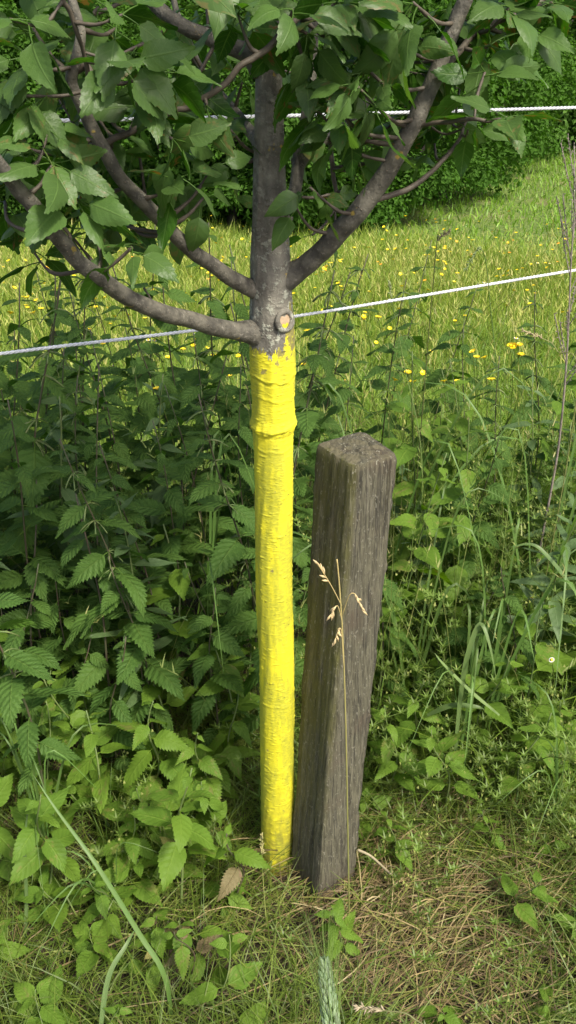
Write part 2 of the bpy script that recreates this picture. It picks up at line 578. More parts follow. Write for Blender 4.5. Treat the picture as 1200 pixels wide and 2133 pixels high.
# far tall flowering grass
B = wedge(70000, 4.1, 6.9, 1.4)
B = B[B[:, 1] < 6.9 - .75 * np.clip((B[:, 0] - .9) / .8, 0, 1)]
N = len(B)
L = rng.uniform(.09, .22, N) * (1 + .3 * vnoise(B[:, 0] * 1.2, B[:, 1] * 1.2, 6)) * np.clip((B[:, 1] - 3.7) / 1.4, .35, 1)
mb.add(*blades(B, L, rng.uniform(.003, .006, N), rng.uniform(0, 6.28, N), rng.uniform(0, .45, N), rng.uniform(0, .6, N), mixcol(N, (.17, .31, .03), (.38, .46, .07)), 3))
meadow = ob("meadow_grass", mb.mesh("meadow_grass", M_BLADE))
meadow["kind"] = "stuff"
meadow["label"] = "sunlit yellow-green meadow grass behind the rope fence"

mb = MB()
B = wedge(38000, 6.0, 13.5, 2.5)
N = len(B)
mb.add(*blades(B, rng.uniform(.05, .10, N), rng.uniform(.008, .014, N), rng.uniform(0, 6.28, N), rng.uniform(0, .5, N), rng.uniform(0, .6, N), mixcol(N, (.13, .29, .02), (.24, .42, .04)), 2))
o = ob("short_turf", mb.mesh("short_turf", M_BLADE))
o["kind"] = "stuff"

# flowering stalks of the meadow
mb = MB()
B = wedge(5200, 2.9, 6.1, 1.2)
B = B[rng.random(len(B)) < np.clip((B[:, 1] - 2.2) / 3, .12, 1)]
N = len(B)
L, az, ln, cv = rng.uniform(.18, .36, N), rng.uniform(0, 6.28, N), rng.uniform(0, .3, N), rng.uniform(0, .3, N)
c = mixcol(N, (.34, .38, .07), (.46, .43, .13))
mb.add(*blades(B, L, rng.uniform(.0018, .003, N), az, ln, cv, c, 3))
for k in range(4):
    t = rng.uniform(.78, 1., N)
    hd = np.stack([np.cos(az), np.sin(az), 0 * az], 1)
    P = B + hd * (L * (ln * t + cv * t * t))[:, None]
    P[:, 2] += L * (t * np.sqrt(1 - .8 * ln ** 2) - .62 * cv * t * t)
    mb.add(*blades(P, rng.uniform(.02, .05, N), rng.uniform(.003, .005, N), rng.uniform(0, 6.28, N), rng.uniform(.2, .7, N), .2, c * .95, 2))
o = ob("flowering_grass_stalks", mb.mesh("flowering_grass_stalks", M_STRAW))
o["kind"] = "stuff"


# tall grass of the belt under the fence, right of the post; thinner among the nettles
def belt_keep(x, y):
    right = (x > .16 + .5 * np.clip(1.5 - y, 0, 1)) & (y > 1.42 - .12 * (x > .45))
    left = (x < .1) & (y > 1.5) & (rng.random(len(x)) < .16)
    return right | left


B = scatter(9500, -1.6, 1.9, 1.25, 2.75, belt_keep)
N = len(B)
mb = MB()
L = rng.uniform(.18, .52, N) * np.clip(.55 + .5 * (B[:, 1] - 1.3), .5, 1.05)
mb.add(*blades(B, L, rng.uniform(.003, .0075, N), rng.uniform(0, 6.28, N), rng.uniform(0, .4, N), rng.uniform(.05, .75, N), mixcol(N, (.070, .17, .012), (.19, .30, .03)), 5))
B = scatter(900, -1.6, 1.9, 1.5, 2.9, lambda x, y: (x > .2) | (rng.random(len(x)) < .3))
N = len(B)
L, az, ln, cv = rng.uniform(.5, .95, N), rng.uniform(0, 6.28, N), rng.uniform(0, .25, N), rng.uniform(0, .3, N)
c = mixcol(N, (.16, .25, .05), (.34, .32, .12))
mb.add(*blades(B, L, rng.uniform(.0016, .0026, N), az, ln, cv, c, 5))
for k in range(9):
    t = rng.uniform(.80, 1., N)
    hd = np.stack([np.cos(az), np.sin(az), 0 * az], 1)
    P = B + hd * (L * (ln * t + cv * t * t))[:, None]
    P[:, 2] += L * (t * np.sqrt(1 - .8 * ln ** 2) - .62 * cv * t * t)
    mb.add(*blades(P, rng.uniform(.012, .03, N), rng.uniform(.002, .0035, N), rng.uniform(0, 6.28, N), rng.uniform(.2, .8, N), .2, c, 2))
o = ob("tall_grass", mb.mesh("tall_grass", M_BLADE))
o["kind"] = "stuff"

# foreground: fresh blades among matted hay
mb = MB()


def fore(x, y):
    d = np.hypot(x - .02, y - 1.2)
    return d > .07


B = scatter(60000, -1.4, 1.5, .3, 1.7, lambda x, y: fore(x, y) & (vnoise(x * 4 + 3, y * 4, 12) < rng.uniform(-.6, .6, len(x))) & (rng.random(len(x)) > .72 * np.exp(-((x - .28) / .22) ** 2 - ((y - 1.10) / .22) ** 2)))
N = len(B)
L = rng.uniform(.05, .22, N) * (1 - .3 * np.exp(-((B[:, 0] - .30) / .25) ** 2 - ((B[:, 1] - 1.12) / .22) ** 2))
mb.add(*blades(B, L, rng.uniform(.0014, .0034, N), rng.uniform(0, 6.28, N), rng.uniform(.1, .85, N), rng.uniform(.1, .9, N), mixcol(N, (.045, .115, .008), (.15, .215, .025)), 4))
o = ob("foreground_grass", mb.mesh("foreground_grass", M_BLADE))
o["kind"] = "stuff"


def hay(N, x0, x1, y0, y1, keep=None, hmax=.03):
    B = scatter(N, x0, x1, y0, y1, keep)
    N = len(B)
    az, L = rng.normal(.55, .75, N), rng.uniform(.05, .26, N)
    az = np.where(rng.random(N) < .5, az, az + np.pi)
    t = np.linspace(-.5, .5, 6)
    bow = rng.normal(0, .09, N)
    hd = np.stack([np.cos(az), np.sin(az)], 1)
    pd = np.stack([-np.sin(az), np.cos(az)], 1)
    P = np.zeros((N, 6, 3))
    P[..., :2] = B[:, None, :2] + hd[:, None] * (L[:, None] * t)[..., None] + pd[:, None] * (bow[:, None] * L[:, None] * (t ** 2 * 4 - .5))[..., None]
    arch = rng.uniform(0, hmax, N)
    tilt = rng.normal(0, .06, N)
    P[..., 2] = gh(P[..., 0], P[..., 1]) + rng.uniform(.002, .03, N)[:, None] + arch[:, None] * (1 - t ** 2 * 4) + np.abs(tilt[:, None] * L[:, None] * (t + .5))
    w = (rng.uniform(.0008, .0022, N)[:, None] * np.array([.5, 1, 1, 1, .9, .3])) * .5
    wd = np.concatenate([pd, rng.normal(0, .5, (N, 1))], 1)
    V = np.stack([P - wd[:, None] * w[..., None], P + wd[:, None] * w[..., None]], 2).reshape(-1, 3)
    k = np.arange(5)
    f = np.stack([2 * k, 2 * k + 1, 2 * k + 3, 2 * k + 2], 1)
    F = (f[None] + (np.arange(N) * 12)[:, None, None]).reshape(-1, 4)
    pal = np.array([(.30, .22, .10), (.21, .14, .07), (.38, .31, .16), (.12, .075, .045), (.22, .22, .055), (.10, .14, .025)])  # litter tones darkened, with the foreground shade put into the colours
    c = pal[rng.choice(6, N, p=[.18, .19, .06, .21, .17, .19])] * rng.uniform(.75, 1.15, (N, 1))
    gr = (rng.random(N) < .55) & (np.exp(-((B[:, 0] - .30) / .3) ** 2 - ((B[:, 1] - 1.12) / .28) ** 2) < .4)
    c[gr] = mixcol(gr.sum(), (.07, .13, .014), (.20, .23, .05))
    return V, F, None, np.repeat(c, 12, 0)


def hay_keep(x, y):
    d = np.exp(-((x - .30) / .28) ** 2 - ((y - 1.12) / .26) ** 2)       # thickest right of the post
    return rng.random(len(x)) < .14 + .80 * d


mb = MB().add(*hay(52000, -1.5, 1.6, .25, 1.8, hay_keep))
o = ob("matted_hay", mb.mesh("matted_hay", M_STRAW))
o["kind"] = "stuff"


# ------------------------------------------------------------------ cleavers sprawling through the belt
def cleavers(spots, seed):
    r = np.random.default_rng(seed)
    mb = MB()
    for (x, y, H) in spots:
        az = r.uniform(0, 6.28)
        nn = int(H / .035) + 2
        P = [np.array([x, y, float(gh(x, y))])]
        d = np.array([math.cos(az) * .35, math.sin(az) * .35, 1.])
        for k in range(nn):
            d = d + r.normal(0, .22, 3) - np.array([0, 0, .03 * k / nn])
            d /= np.linalg.norm(d)
            P.append(P[-1] + d * .035)
        P = np.array(P)
        cc = np.array((.12, .21, .03)) * r.uniform(.7, 1.2)
        V, F, _ = tube(P, .0009, 3, False)
        mb.add(V, F, None, cc)
        for k in range(1, len(P)):
            m_ = 6
            a = r.uniform(0, 6.28) + np.arange(m_) * 6.283 / m_
            b = np.repeat(P[k][None], m_, 0)
            mb.add(*blades(b, r.uniform(.010, .019), .0036, a, .85, .15, np.repeat(cc[None] * r.uniform(.8, 1.15), m_, 0), 2, twist=0))
        if r.random() < .75:
            for q in range(16):
                p = P[-1 - r.integers(0, min(4, len(P) - 1))] + r.normal(0, .012, 3)
                mb.add(*blades(p[None], .006, .005, r.uniform(0, 6.28, 1), .5, 0, np.array([[.32, .36, .10]]), 2))
    return mb


spots = []
for k in range(620):
    x, y = rng.uniform(.12, 1.4), rng.uniform(1.2, 2.3)
    if y < 1.32 and x < .5:
        continue
    spots.append((x, y, rng.uniform(.2, .78) * (1 if y > 1.5 else .4)))
for k in range(130):
    spots.append((rng.uniform(-1.4, .02), rng.uniform(1.0, 1.9), rng.uniform(.06, .22)))
for k in range(60):
    spots.append((rng.uniform(.15, 1.2), rng.uniform(.8, 1.3), rng.uniform(.04, .12)))
o = ob("cleavers", cleavers(spots, 5).mesh("cleavers", M_BLADE))
o["kind"] = "stuff"


# ------------------------------------------------------------------ leaf meshes (unit length, petiole from the origin along +X)
def leaf_mesh(name, mat, width=.55, pet=.25, teeth=0, tooth=.0, fold=.25, droop=.5, curl=.0, wav=.03, seed=0, st=12, shape='ovate', heart=0., petr=.012):
    r = np.random.default_rng(seed)
    n = teeth * 2 + 1 if teeth else st
    t = np.linspace(0, 1, n)
    if shape == 'ovate':
        w = np.sin(np.pi * t ** .70) ** .80 * (1 - .45 * t) * np.where(t > .8, 1 - .25 * np.sin(np.pi * (t - .8) / .2), 1) + .012
        w = w / w.max()
    else:
        w = np.clip(np.sin(np.pi * t ** .55), 0, 1) ** .9 * (1 - .35 * t) + .015
        w = w / w.max()
    w = w * width * .5
    if teeth:
        tt = np.where(np.arange(n) % 2 == 1, 1 + tooth, 1 - tooth * .8)
        tt[0] = tt[-1] = 1
        w = w * tt
    dx = np.where(np.arange(n) % 2 == 1, .035, -.01) if teeth else 0 * t     # teeth point forwards
    xs = np.array([-1, -.55, 0, .55, 1])
    V, U = [], []
    ph = r.uniform(0, 6.28)
    # curved midrib: droop turns the blade downwards along its length
    ang = -droop * (t ** 1.1) + r.normal(0, .05)
    ds = 1 / (n - 1)
    cx = pet + np.concatenate([[0], np.cumsum(np.cos(ang[1:]) * ds)])
    cz = np.concatenate([[0], np.cumsum(np.sin(ang[1:]) * ds)])
    side = r.normal(0, .10)
    for k in range(n):
        f = fold * (1 - .4 * t[k])
        for q in xs:
            e = abs(q)
            yy = q * w[k]
            zz = abs(yy) * math.tan(f) - curl * (e ** 2) * w[k] * 1.2
            zz += wav * math.sin(9 * t[k] + ph + (0 if q > 0 else 1.7)) * e ** 2
            xx = dx[k] * (e == 1) * 1.0 - heart * e ** 2 * (1 - t[k]) ** 3
            nx, nz = -math.sin(ang[k]), math.cos(ang[k])
            V.append((cx[k] + xx * math.cos(ang[k]) + zz * nx, yy + side * t[k] ** 2, cz[k] + xx * math.sin(ang[k]) + zz * nz))
            U.append((.5 + .5 * q, t[k]))
    V, U = np.array(V), np.array(U)
    F = []
    for k in range(n - 1):
        for q in range(4):
            F.append((k * 5 + q, (k + 1) * 5 + q, (k + 1) * 5 + q + 1, k * 5 + q + 1))
    F = np.array(F)[:, ::-1]
    if pet > 0:
        pv, pf, pu = tube(np.array([[0, 0, 0], [pet * .5, 0, .015], [pet * 1.02, 0, -.003]]), np.array([petr * 1.2, petr, petr * .9]), 4, False)
        pu = np.full((len(pv), 2), (.5, 0))
        nv = len(V)
        V, U = np.vstack([V, pv]), np.vstack([U, pu])
        FF = [F, pf[0] + nv]
    else:
        FF = [F]
    return mesh_from(name, V, FF, U, mat=mat), (V, FF, U)


APPLE, APPLE_RAW = [], []
for k in range(10):
    me, raw = leaf_mesh("apple_leaf", M_APPLE, width=rng.uniform(.44, .60), pet=.42, teeth=9, tooth=.022, fold=rng.uniform(.05, .35), droop=rng.uniform(.2, 1.0), curl=rng.uniform(-.05, .35), wav=rng.uniform(.01, .04), seed=k, petr=.015)
    APPLE.append(me)
for k in range(5):
    APPLE_RAW.append(leaf_mesh("apple_leaf_simple", M_APPLE, width=.54, pet=.35, fold=.3, droop=rng.uniform(.3, 1.1), curl=.2, seed=40 + k, st=9)[1])
NETTLE = [leaf_mesh("nettle_leaf", M_NETTLE, width=rng.uniform(.36, .54), pet=.22, teeth=13, tooth=.14, fold=rng.uniform(.1, .35), droop=rng.uniform(.25, 1.1), curl=.12, wav=.03, seed=60 + k, shape='nettle', heart=.10)[0] for k in range(6)]
WEED = [leaf_mesh("weed_leaf", M_WEED, width=rng.uniform(.50, .60), pet=.14, teeth=11, tooth=.035, fold=rng.uniform(.12, .35), droop=rng.uniform(.2, .8), curl=.1, wav=.03, seed=80 + k)[0] for k in range(6)]
ROUND = [leaf_mesh("round_leaf", M_WEED, width=rng.uniform(.7, .85), pet=.3, fold=.15, droop=rng.uniform(.1, .5), curl=.15, wav=.04, seed=100 + k)[0] for k in range(4)]


def remat(meshes, mat):
    out = []
    for m_ in meshes:
        c = m_.copy()
        c.materials[0] = mat
        out.append(c)
    return out


M_LANCE = leaf_material("lance_leaf", (.055, .110, .030), (.095, .165, .045), (.13, .20, .07), nv=9, slant=.8, transl=.3, rough=.5, bump=.25, back=(.12, .18, .08), quilt=.3, spec=.25)
LANCE = [leaf_mesh("lance_leaf", M_LANCE, width=rng.uniform(.22, .32), pet=.05, fold=.25, droop=rng.uniform(.2, .9), wav=.02, seed=120 + k)[0] for k in range(4)]
YELLOW, BROWN = remat(WEED, M_YELLOW), remat(NETTLE, M_BROWN)
PALE_NETTLE = remat(NETTLE, M_WEED)

# ------------------------------------------------------------------ the apple tree
BASE = np.array([-.0224, 1.228, 0.])
tree = ob("apple_tree", None)
tree.location = BASE
tag(tree, "young apple tree with yellow painted trunk and spreading leafy boughs", "tree")

# trunk: dense displaced lathe, split where the paint ends
zk = np.array([-.06, 0, .05, .3, .55, .8, .98, 1.008, 1.02, 1.035, 1.06, 1.09, 1.105, 1.12, 1.15, 1.2, 1.27, 1.33, 1.42, 1.5, 1.6, 1.9, 2.3, 2.7, 3.0])
rk = np.array([.040, .037, .0345, .0325, .0312, .0304, 0.0306, .0316, .0362, .0326, .0314, .0328, .0340, .0338, .0330, .0300, .0270, .0232, .0192, .0168, .0150, .0130, .0120, .0080, .0045])
SEG, RG = 150, 1500
zs = np.concatenate([np.linspace(-.06, 1.62, RG), np.linspace(1.63, 3.0, 60)])
nr = len(zs)
th = np.linspace(0, 2 * np.pi, SEG, endpoint=False)
ZZ, TH = np.meshgrid(zs, th, indexing='ij')
RR = np.interp(ZZ, zk, rk)
ca, sa = np.cos(TH) * 3, np.sin(TH) * 3
RR += .0010 * vnoise(ca * 1.0 + 7, ZZ * 9 + sa, 21) + .0004 * vnoise(ca * 2 + 3, ZZ * 34 + sa * 2, 22)
wob = np.clip(1 - np.abs(ZZ - 1.02) / .02, 0, 1)
RR += .0012 * wob * vnoise(ca * 2.5, sa * 2.5, 24)
painted = ZZ < (1.148 + .016 * vnoise(ca * .9 + 1, sa * .9, 31) + .010 * vnoise(ca * 3, sa * 3 + ZZ * 40, 32) + .006 * vnoise(ca * 9, sa * 9 + ZZ * 140, 33)
                + .062 * np.exp(-((np.angle(np.exp(1j * (TH - R(-32))))) / .45) ** 2) - .016 * np.exp(-((np.angle(np.exp(1j * (TH - R(-92))))) / .22) ** 2))
# lenticels: short raised horizontal dashes showing through the paint
for k in range(1500):
    z0, a0 = rng.uniform(0, 1.6), rng.uniform(0, 2 * np.pi)
    wz, wa, am = rng.uniform(.0007, .0015), rng.uniform(.06, .20), rng.uniform(.0004, .0011)
    i0, i1 = np.searchsorted(zs, [z0 - 3 * wz, z0 + 3 * wz])
    if i1 <= i0:
        continue
    da = np.angle(np.exp(1j * (th - a0)))
    zc = z0 + .002 * (da / wa) ** 2 * rng.choice([-.3, .3])
    RR[i0:i1] += am * np.exp(-((zs[i0:i1, None] - zc[None]) / wz) ** 2) * np.exp(-(da / wa) ** 4)[None]
# creases where the paint is thick
for z0, am in ((1.017, .0009), (1.012, -.0008), (1.104, .0008), (1.098, -.0008), (1.068, .0008), (.985, .0006), (.46, .0006), (.30, .0007), (.275, -.0005)):
    zc = z0 + .009 * vnoise(np.cos(th) * 1.5 + z0 * 50, np.sin(th) * 1.5, 41) + .002 * vnoise(np.cos(th) * 6, np.sin(th) * 6 + z0 * 30, 42)
    RR += am * np.exp(-((ZZ - zc[None]) / .0022) ** 2)
bx = .0022 * vnoise(zs * 4, zs * 0, 51) - .004 * np.clip(zs - .6, 0, 3)
by = .0022 * vnoise(zs * 4, zs * 0 + 9, 52)
TV = np.stack([bx[:, None] + RR * np.cos(TH), by[:, None] + RR * np.sin(TH), ZZ], -1).reshape(-1, 3)
i, j = np.meshgrid(np.arange(nr - 1), np.arange(SEG), indexing='ij')
i, j = i.ravel(), j.ravel()
TF = np.stack([i * SEG + j, i * SEG + (j + 1) % SEG, (i + 1) * SEG + (j + 1) % SEG, (i + 1) * SEG + j], 1)
pf = painted.reshape(-1)[TF[:, 0]]


def submesh(name, V, F, mat):
    used, inv = np.unique(F.ravel(), return_inverse=True)
    return mesh_from(name, V[used], inv.reshape(F.shape), mat=mat)


p = child("painted_trunk", submesh("painted_trunk", TV, TF[pf], M_PAINT), tree)
p["label"] = "trunk painted bright yellow from the ground up to the lowest fork"
trunk = child("trunk", submesh("trunk", TV, TF[~pf], M_BARK), tree)
trunk["label"] = "bare grey-brown upper trunk with lichen"

# pruning scar below the right bough
nrm = np.array([.60, -.78, .14])
nrm /= np.linalg.norm(nrm)
ctr = np.array([nrm[0] * .0325 - .002, nrm[1] * .0325, 1.190])
mr = MB()
a = np.linspace(0, 6.2832, 29)
e1 = np.cross(nrm, [0, 0, 1.])
e1 /= np.linalg.norm(e1)
e2 = np.cross(e1, nrm) * -1
ring = ctr + .0125 * (np.cos(a)[:, None] * e1 + np.sin(a)[:, None] * e2 * 1.08)
V, F, u = tube(ring, .0042 + .0007 * np.sin(a * 3), 10, False)
mr.add(V, F, u)
scar = child("pruning_scar", mr.mesh("pruning_scar", M_BARK), tree)
md = MB()
V = [ctr + nrm * .0022]
for q in (.55, 1.):
    for k in range(24):
        b = k * 6.2832 / 24
        V.append(ctr + nrm * (.0018 * (1 - q) + .0004 * math.sin(5 * b)) + .0122 * q * (math.cos(b) * e1 + math.sin(b) * e2 * 1.08))
k = np.arange(24)
md.add(V, [np.stack([0 * k, 1 + k, 1 + (k + 1) % 24], 1), np.stack([1 + k, 25 + k, 25 + (k + 1) % 24, 1 + (k + 1) % 24], 1)])


def scar_mat():
    m = NT("cut_wood")
    sz = m.n("SeparateXYZ", Vector=m.obj())
    nz = m.noise(260, 4, m.obj())
    c = m.mix(nz, (.36, .25, .15), (.46, .35, .22))
    low = m.step(m.math('ADD', sz.outputs[2], m.math('MULTIPLY', m.math('SUBTRACT', m.noise(120, 3, m.obj()), .5), .02)), 1.187, 1.184)
    c = m.mix(low, c, (.78, .58, .02))
    return m.done(m.n("BsdfPrincipled", Base_Color=c, Roughness=.6))


child("cut_face", md.mesh("cut_face", scar_mat()), scar)

# boughs: photo positions, distance, diameter in photo pixels
BOUGHS = {
    'low_left': [(548, 694, 1.222, 44), (500, 688, 1.20, 42), (430, 676, 1.16, 40), (340, 648, 1.10, 40), (255, 610, 1.05, 39), (190, 562, 1.01, 38), (130, 505, .98, 38), (75, 440, .95, 38), (25, 375, .93, 36), (-60, 270, .90, 34), (-160, 120, .86, 28)],
    'mid_left': [(560, 612, 1.225, 42), (525, 598, 1.215, 40), (470, 572, 1.18, 36), (400, 520, 1.14, 34), (335, 455, 1.10, 33), (275, 395, 1.08, 32), (215, 310, 1.06, 32), (175, 235, 1.05, 30), (150, 160, 1.04, 27), (165, 70, 1.04, 24), (140, -40, 1.05, 20), (90, -200, 1.08, 14)],
    'right': [(575, 590, 1.228, 46), (620, 562, 1.225, 46), (680, 517, 1.21, 47), (745, 440, 1.19, 46), (800, 365, 1.18, 44), (845, 280, 1.17, 42), (885, 205, 1.17, 41), (925, 110, 1.17, 39), (965, 10, 1.17, 36), (1010, -130, 1.18, 30), (1050, -300, 1.2, 22)],
    'top_left': [(548, 130, 1.228, 42), (505, 102, 1.22, 40), (440, 80, 1.22, 36), (380, 50, 1.22, 34), (325, 8, 1.23, 32), (260, -70, 1.25, 28), (180, -220, 1.3, 20)],
    'rear_right': [(565, 500, 1.24, 34), (600, 440, 1.27, 31), (618, 370, 1.30, 30), (630, 285, 1.32, 29), (645, 190, 1.35, 27), (655, 80, 1.38, 25), (670, -60, 1.42, 22), (700, -250, 1.48, 15)],
    'rear_side': [(622, 345, 1.31, 22), (650, 308, 1.34, 24), (690, 285, 1.38, 22), (750, 230, 1.44, 18), (800, 150, 1.5, 14), (830, 60, 1.56, 11)],
    'front_twig': [(640, 20, 1.16, 15), (600, 55, 1.12, 16), (545, 108, 1.10, 16), (500, 145, 1.09, 15), (430, 203, 1.09, 15), (380, 228, 1.10, 14), (300, 258, 1.10, 15), (235, 292, 1.09, 16), (205, 310, 1.07, 18)],
    'low_right_twig': [(768, 420, 1.185, 15), (800, 408, 1.19, 14), (850, 395, 1.20, 13), (905, 355, 1.21, 11), (945, 305, 1.22, 9), (975, 255, 1.23, 7)],
    'right_twig': [(868, 262, 1.165, 12), (905, 255, 1.15, 11), (960, 250, 1.13, 10), (1010, 252, 1.12, 9), (1050, 248, 1.11, 6)],
    'upper_right': [(905, 160, 1.18, 18), (950, 110, 1.22, 16), (1010, 60, 1.26, 14), (1090, 25, 1.30, 12), (1160, -20, 1.33, 9)],
    'mid_back_twig': [(690, 285, 1.38, 12), (690, 340, 1.37, 11), (698, 400, 1.36, 10), (700, 440, 1.36, 7)],
    'left_spur': [(150, 160, 1.05, 16), (185, 140, 1.04, 15), (190, 190, 1.02, 14), (170, 100, 1.0, 10), (140, 20, .98, 12), (125, -40, .97, 10)],
    'rear_left': [(555, 330, 1.24, 30), (520, 270, 1.30, 26), (470, 210, 1.38, 24), (420, 150, 1.45, 20), (380, 60, 1.5, 16), (350, -60, 1.56, 12)],
}
BPTS = []
for nm, pts in BOUGHS.items():
    W_ = np.array([at(q[0], q[1], q[2]) for q in pts])
    dep = proj(W_)[2]
    rad = np.array([q[3] for q in pts]) * dep / FPX / 2 * .9
    n = 14 * len(pts)
    S = spline(W_, n)
    rr = np.interp(np.linspace(0, len(pts) - 1, n), np.arange(len(pts)), rad)
    big = pts[0][3] > 20
    if big:
        rr[:22] *= 1 + .75 * np.linspace(1, 0, 22) ** 1.6             # collar at the fork
    rr = rr * (1 + .035 * vnoise(np.arange(n) * .23, np.full(n, len(nm)), 61)) 
    S = S + .0022 * np.stack([vnoise(np.arange(n) * .11, np.full(n, len(nm) + q), 62) for q in (0, 5, 9)], 1)
    V, F, u = tube(S - BASE, rr, 22 if big else 10)
    child("bough" if big else "twig", mesh_from("bough", V, F, u, mat=M_BOUGH if big else M_TWIG), tree)
    for k in range(0, n, 3):
        BPTS.append((S[k], rr[k]))
# limbs of the crown above the picture
r3 = np.random.default_rng(77)
UPPER = []
for k in range(11):
    z0 = 1.62 + .11 * k
    a = k * 2.4 + .3
    Lb = (1.05 - .07 * k) * r3.uniform(.85, 1.1)
    d = np.array([math.cos(a), math.sin(a) * (.85 if math.sin(a) < 0 else 1.), .55])
    p0 = BASE + [np.interp(z0, zs, bx), 0, z0]
    P = np.array([p0, p0 + d * Lb * .35, p0 + d * Lb * .7 + [0, 0, .04], p0 + d * Lb + [0, 0, .12]])
    S = spline(P, 24)
    V, F, u = tube(S - BASE, np.linspace(.011, .003, 24), 10)
    child("bough", mesh_from("bough", V, F, u, mat=M_BARK), tree)
    UPPER.append(S)

SPURS = [  # photo x, y, distance, leaves, leaf length
    (120, 40, .98, 5, 1.1), (205, 15, .97, 5, 1.1), (60, 120, 1.0, 6, 1.), (150, 90, .95, 5, 1.15), (255, 30, .98, 5, 1.1), (185, 175, 1.0, 6, 1.), (300, 90, 1.02, 5, 1.), (320, 150, 1.05, 5, 1.),
    (250, 130, .98, 5, 1.), (50, 200, .98, 6, 1.), (100, 270, .97, 6, 1.), (195, 300, 1.0, 6, 1.), (25, 300, .95, 6, 1.), (110, 340, .96, 6, 1.), (225, 350, 1.0, 6, 1.), (290, 320, 1.04, 6, .95),
    (360, 290, 1.06, 5, 1.), (375, 370, 1.06, 5, 1.), (430, 220, 1.08, 4, 1.), (505, 170, 1.06, 4, 1.15), (450, 110, 1.1, 5, 1.), (390, 100, 1.12, 6, 1.), (560, 130, 1.1, 4, 1.), (440, 350, 1.12, 5, 1.),
    (255, 440, 1.0, 6, 1.), (275, 515, 1.0, 5, 1.), (140, 480, .95, 6, 1.), (60, 510, .92, 6, .95), (220, 420, 1.0, 6, 1.), (150, 410, .96, 6, 1.), (330, 430, 1.06, 4, 1.), (495, 30, 1.1, 5, 1.1),
    (430, 10, 1.1, 6, 1.), (610, 20, 1.05, 5, 1.15), (350, 40, 1.1, 5, 1.), (480, 270, 1.2, 5, .9), (425, 410, 1.12, 4, 1.), (20, 40, .95, 6, 1.1), (10, 420, .92, 6, 1.), (500, 340, 1.25, 4, .9),
    (545, 430, 1.17, 3, .7), (310, 220, 1.1, 6, 1.), (400, 180, 1.2, 6, .9), (200, 240, 1.1, 6, 1.), (70, 60, 1.1, 7, 1.), (120, 200, 1.12, 7, 1.), (280, 250, 1.15, 6, 1.), (350, 350, 1.15, 5, 1.),
    (200, 480, 1.05, 6, 1.), (90, 430, 1.02, 6, 1.), (300, 600, 1.06, 4, .55), (300, 400, 1.1, 5, 1.), (240, 60, 1.1, 7, 1.), (180, 380, 1.1, 6, 1.), (40, 370, 1.05, 6, 1.), (530, 545, 1.19, 1, .8),
    (640, 70, 1.12, 5, 1.), (690, 35, 1.15, 6, 1.), (640, 150, 1.15, 5, 1.), (715, 105, 1.15, 6, 1.), (760, 140, 1.12, 6, .9), (800, 75, 1.15, 6, 1.), (700, 225, 1.12, 5, 1.), (740, 175, 1.1, 6, .9),
    (655, 225, 1.16, 5, .95), (780, 220, 1.14, 5, 1.), (850, 150, 1.1, 6, 1.), (860, 5, 1.1, 4, 1.25), (940, 20, 1.2, 6, 1.), (1000, 30, 1.2, 6, 1.), (1060, 15, 1.2, 6, 1.), (1100, 60, 1.22, 5, 1.),
    (1020, 95, 1.2, 6, 1.), (950, 100, 1.2, 6, 1.), (905, 140, 1.15, 5, 1.), (960, 165, 1.12, 5, 1.), (1010, 150, 1.15, 5, 1.), (930, 235, 1.12, 6, .95), (1012, 250, 1.12, 5, 1.), (1055, 245, 1.1, 5, 1.05),
    (975, 270, 1.2, 5, 1.), (905, 300, 1.2, 5, .9), (860, 330, 1.2, 4, .9), (855, 395, 1.2, 2, .85), (700, 290, 1.16, 5, .95), (645, 390, 1.16, 5, .9), (612, 425, 1.18, 4, .8), (690, 405, 1.3, 4, .8),
    (780, 290, 1.18, 5, .95), (815, 260, 1.16, 5, .9), (650, 490, 1.25, 3, .8), (690, 495, 1.24, 2, .8), (760, 40, 1.2, 6, 1.), (620, 50, 1.2, 5, 1.), (700, 5, 1.12, 6, 1.1), (1150, 5, 1.25, 6, 1.),
    (870, 80, 1.25, 6, 1.), (570, 10, 1.15, 5, 1.), (745, 345, 1.18, 4, .8), (820, 120, 1.3, 7, 1.), (680, 130, 1.35, 7, .9), (780, 30, 1.35, 7, 1.), (880, 250, 1.3, 6, .9), (720, 260, 1.35, 6, .9), (970, 60, 1.3, 7, 1.),
]
r4 = np.random.default_rng(5)
BP = np.array([b[0] for b in BPTS])
BR = np.array([b[1] for b in BPTS])
leaves = []        # (twig object, world matrix, mesh index, depth)
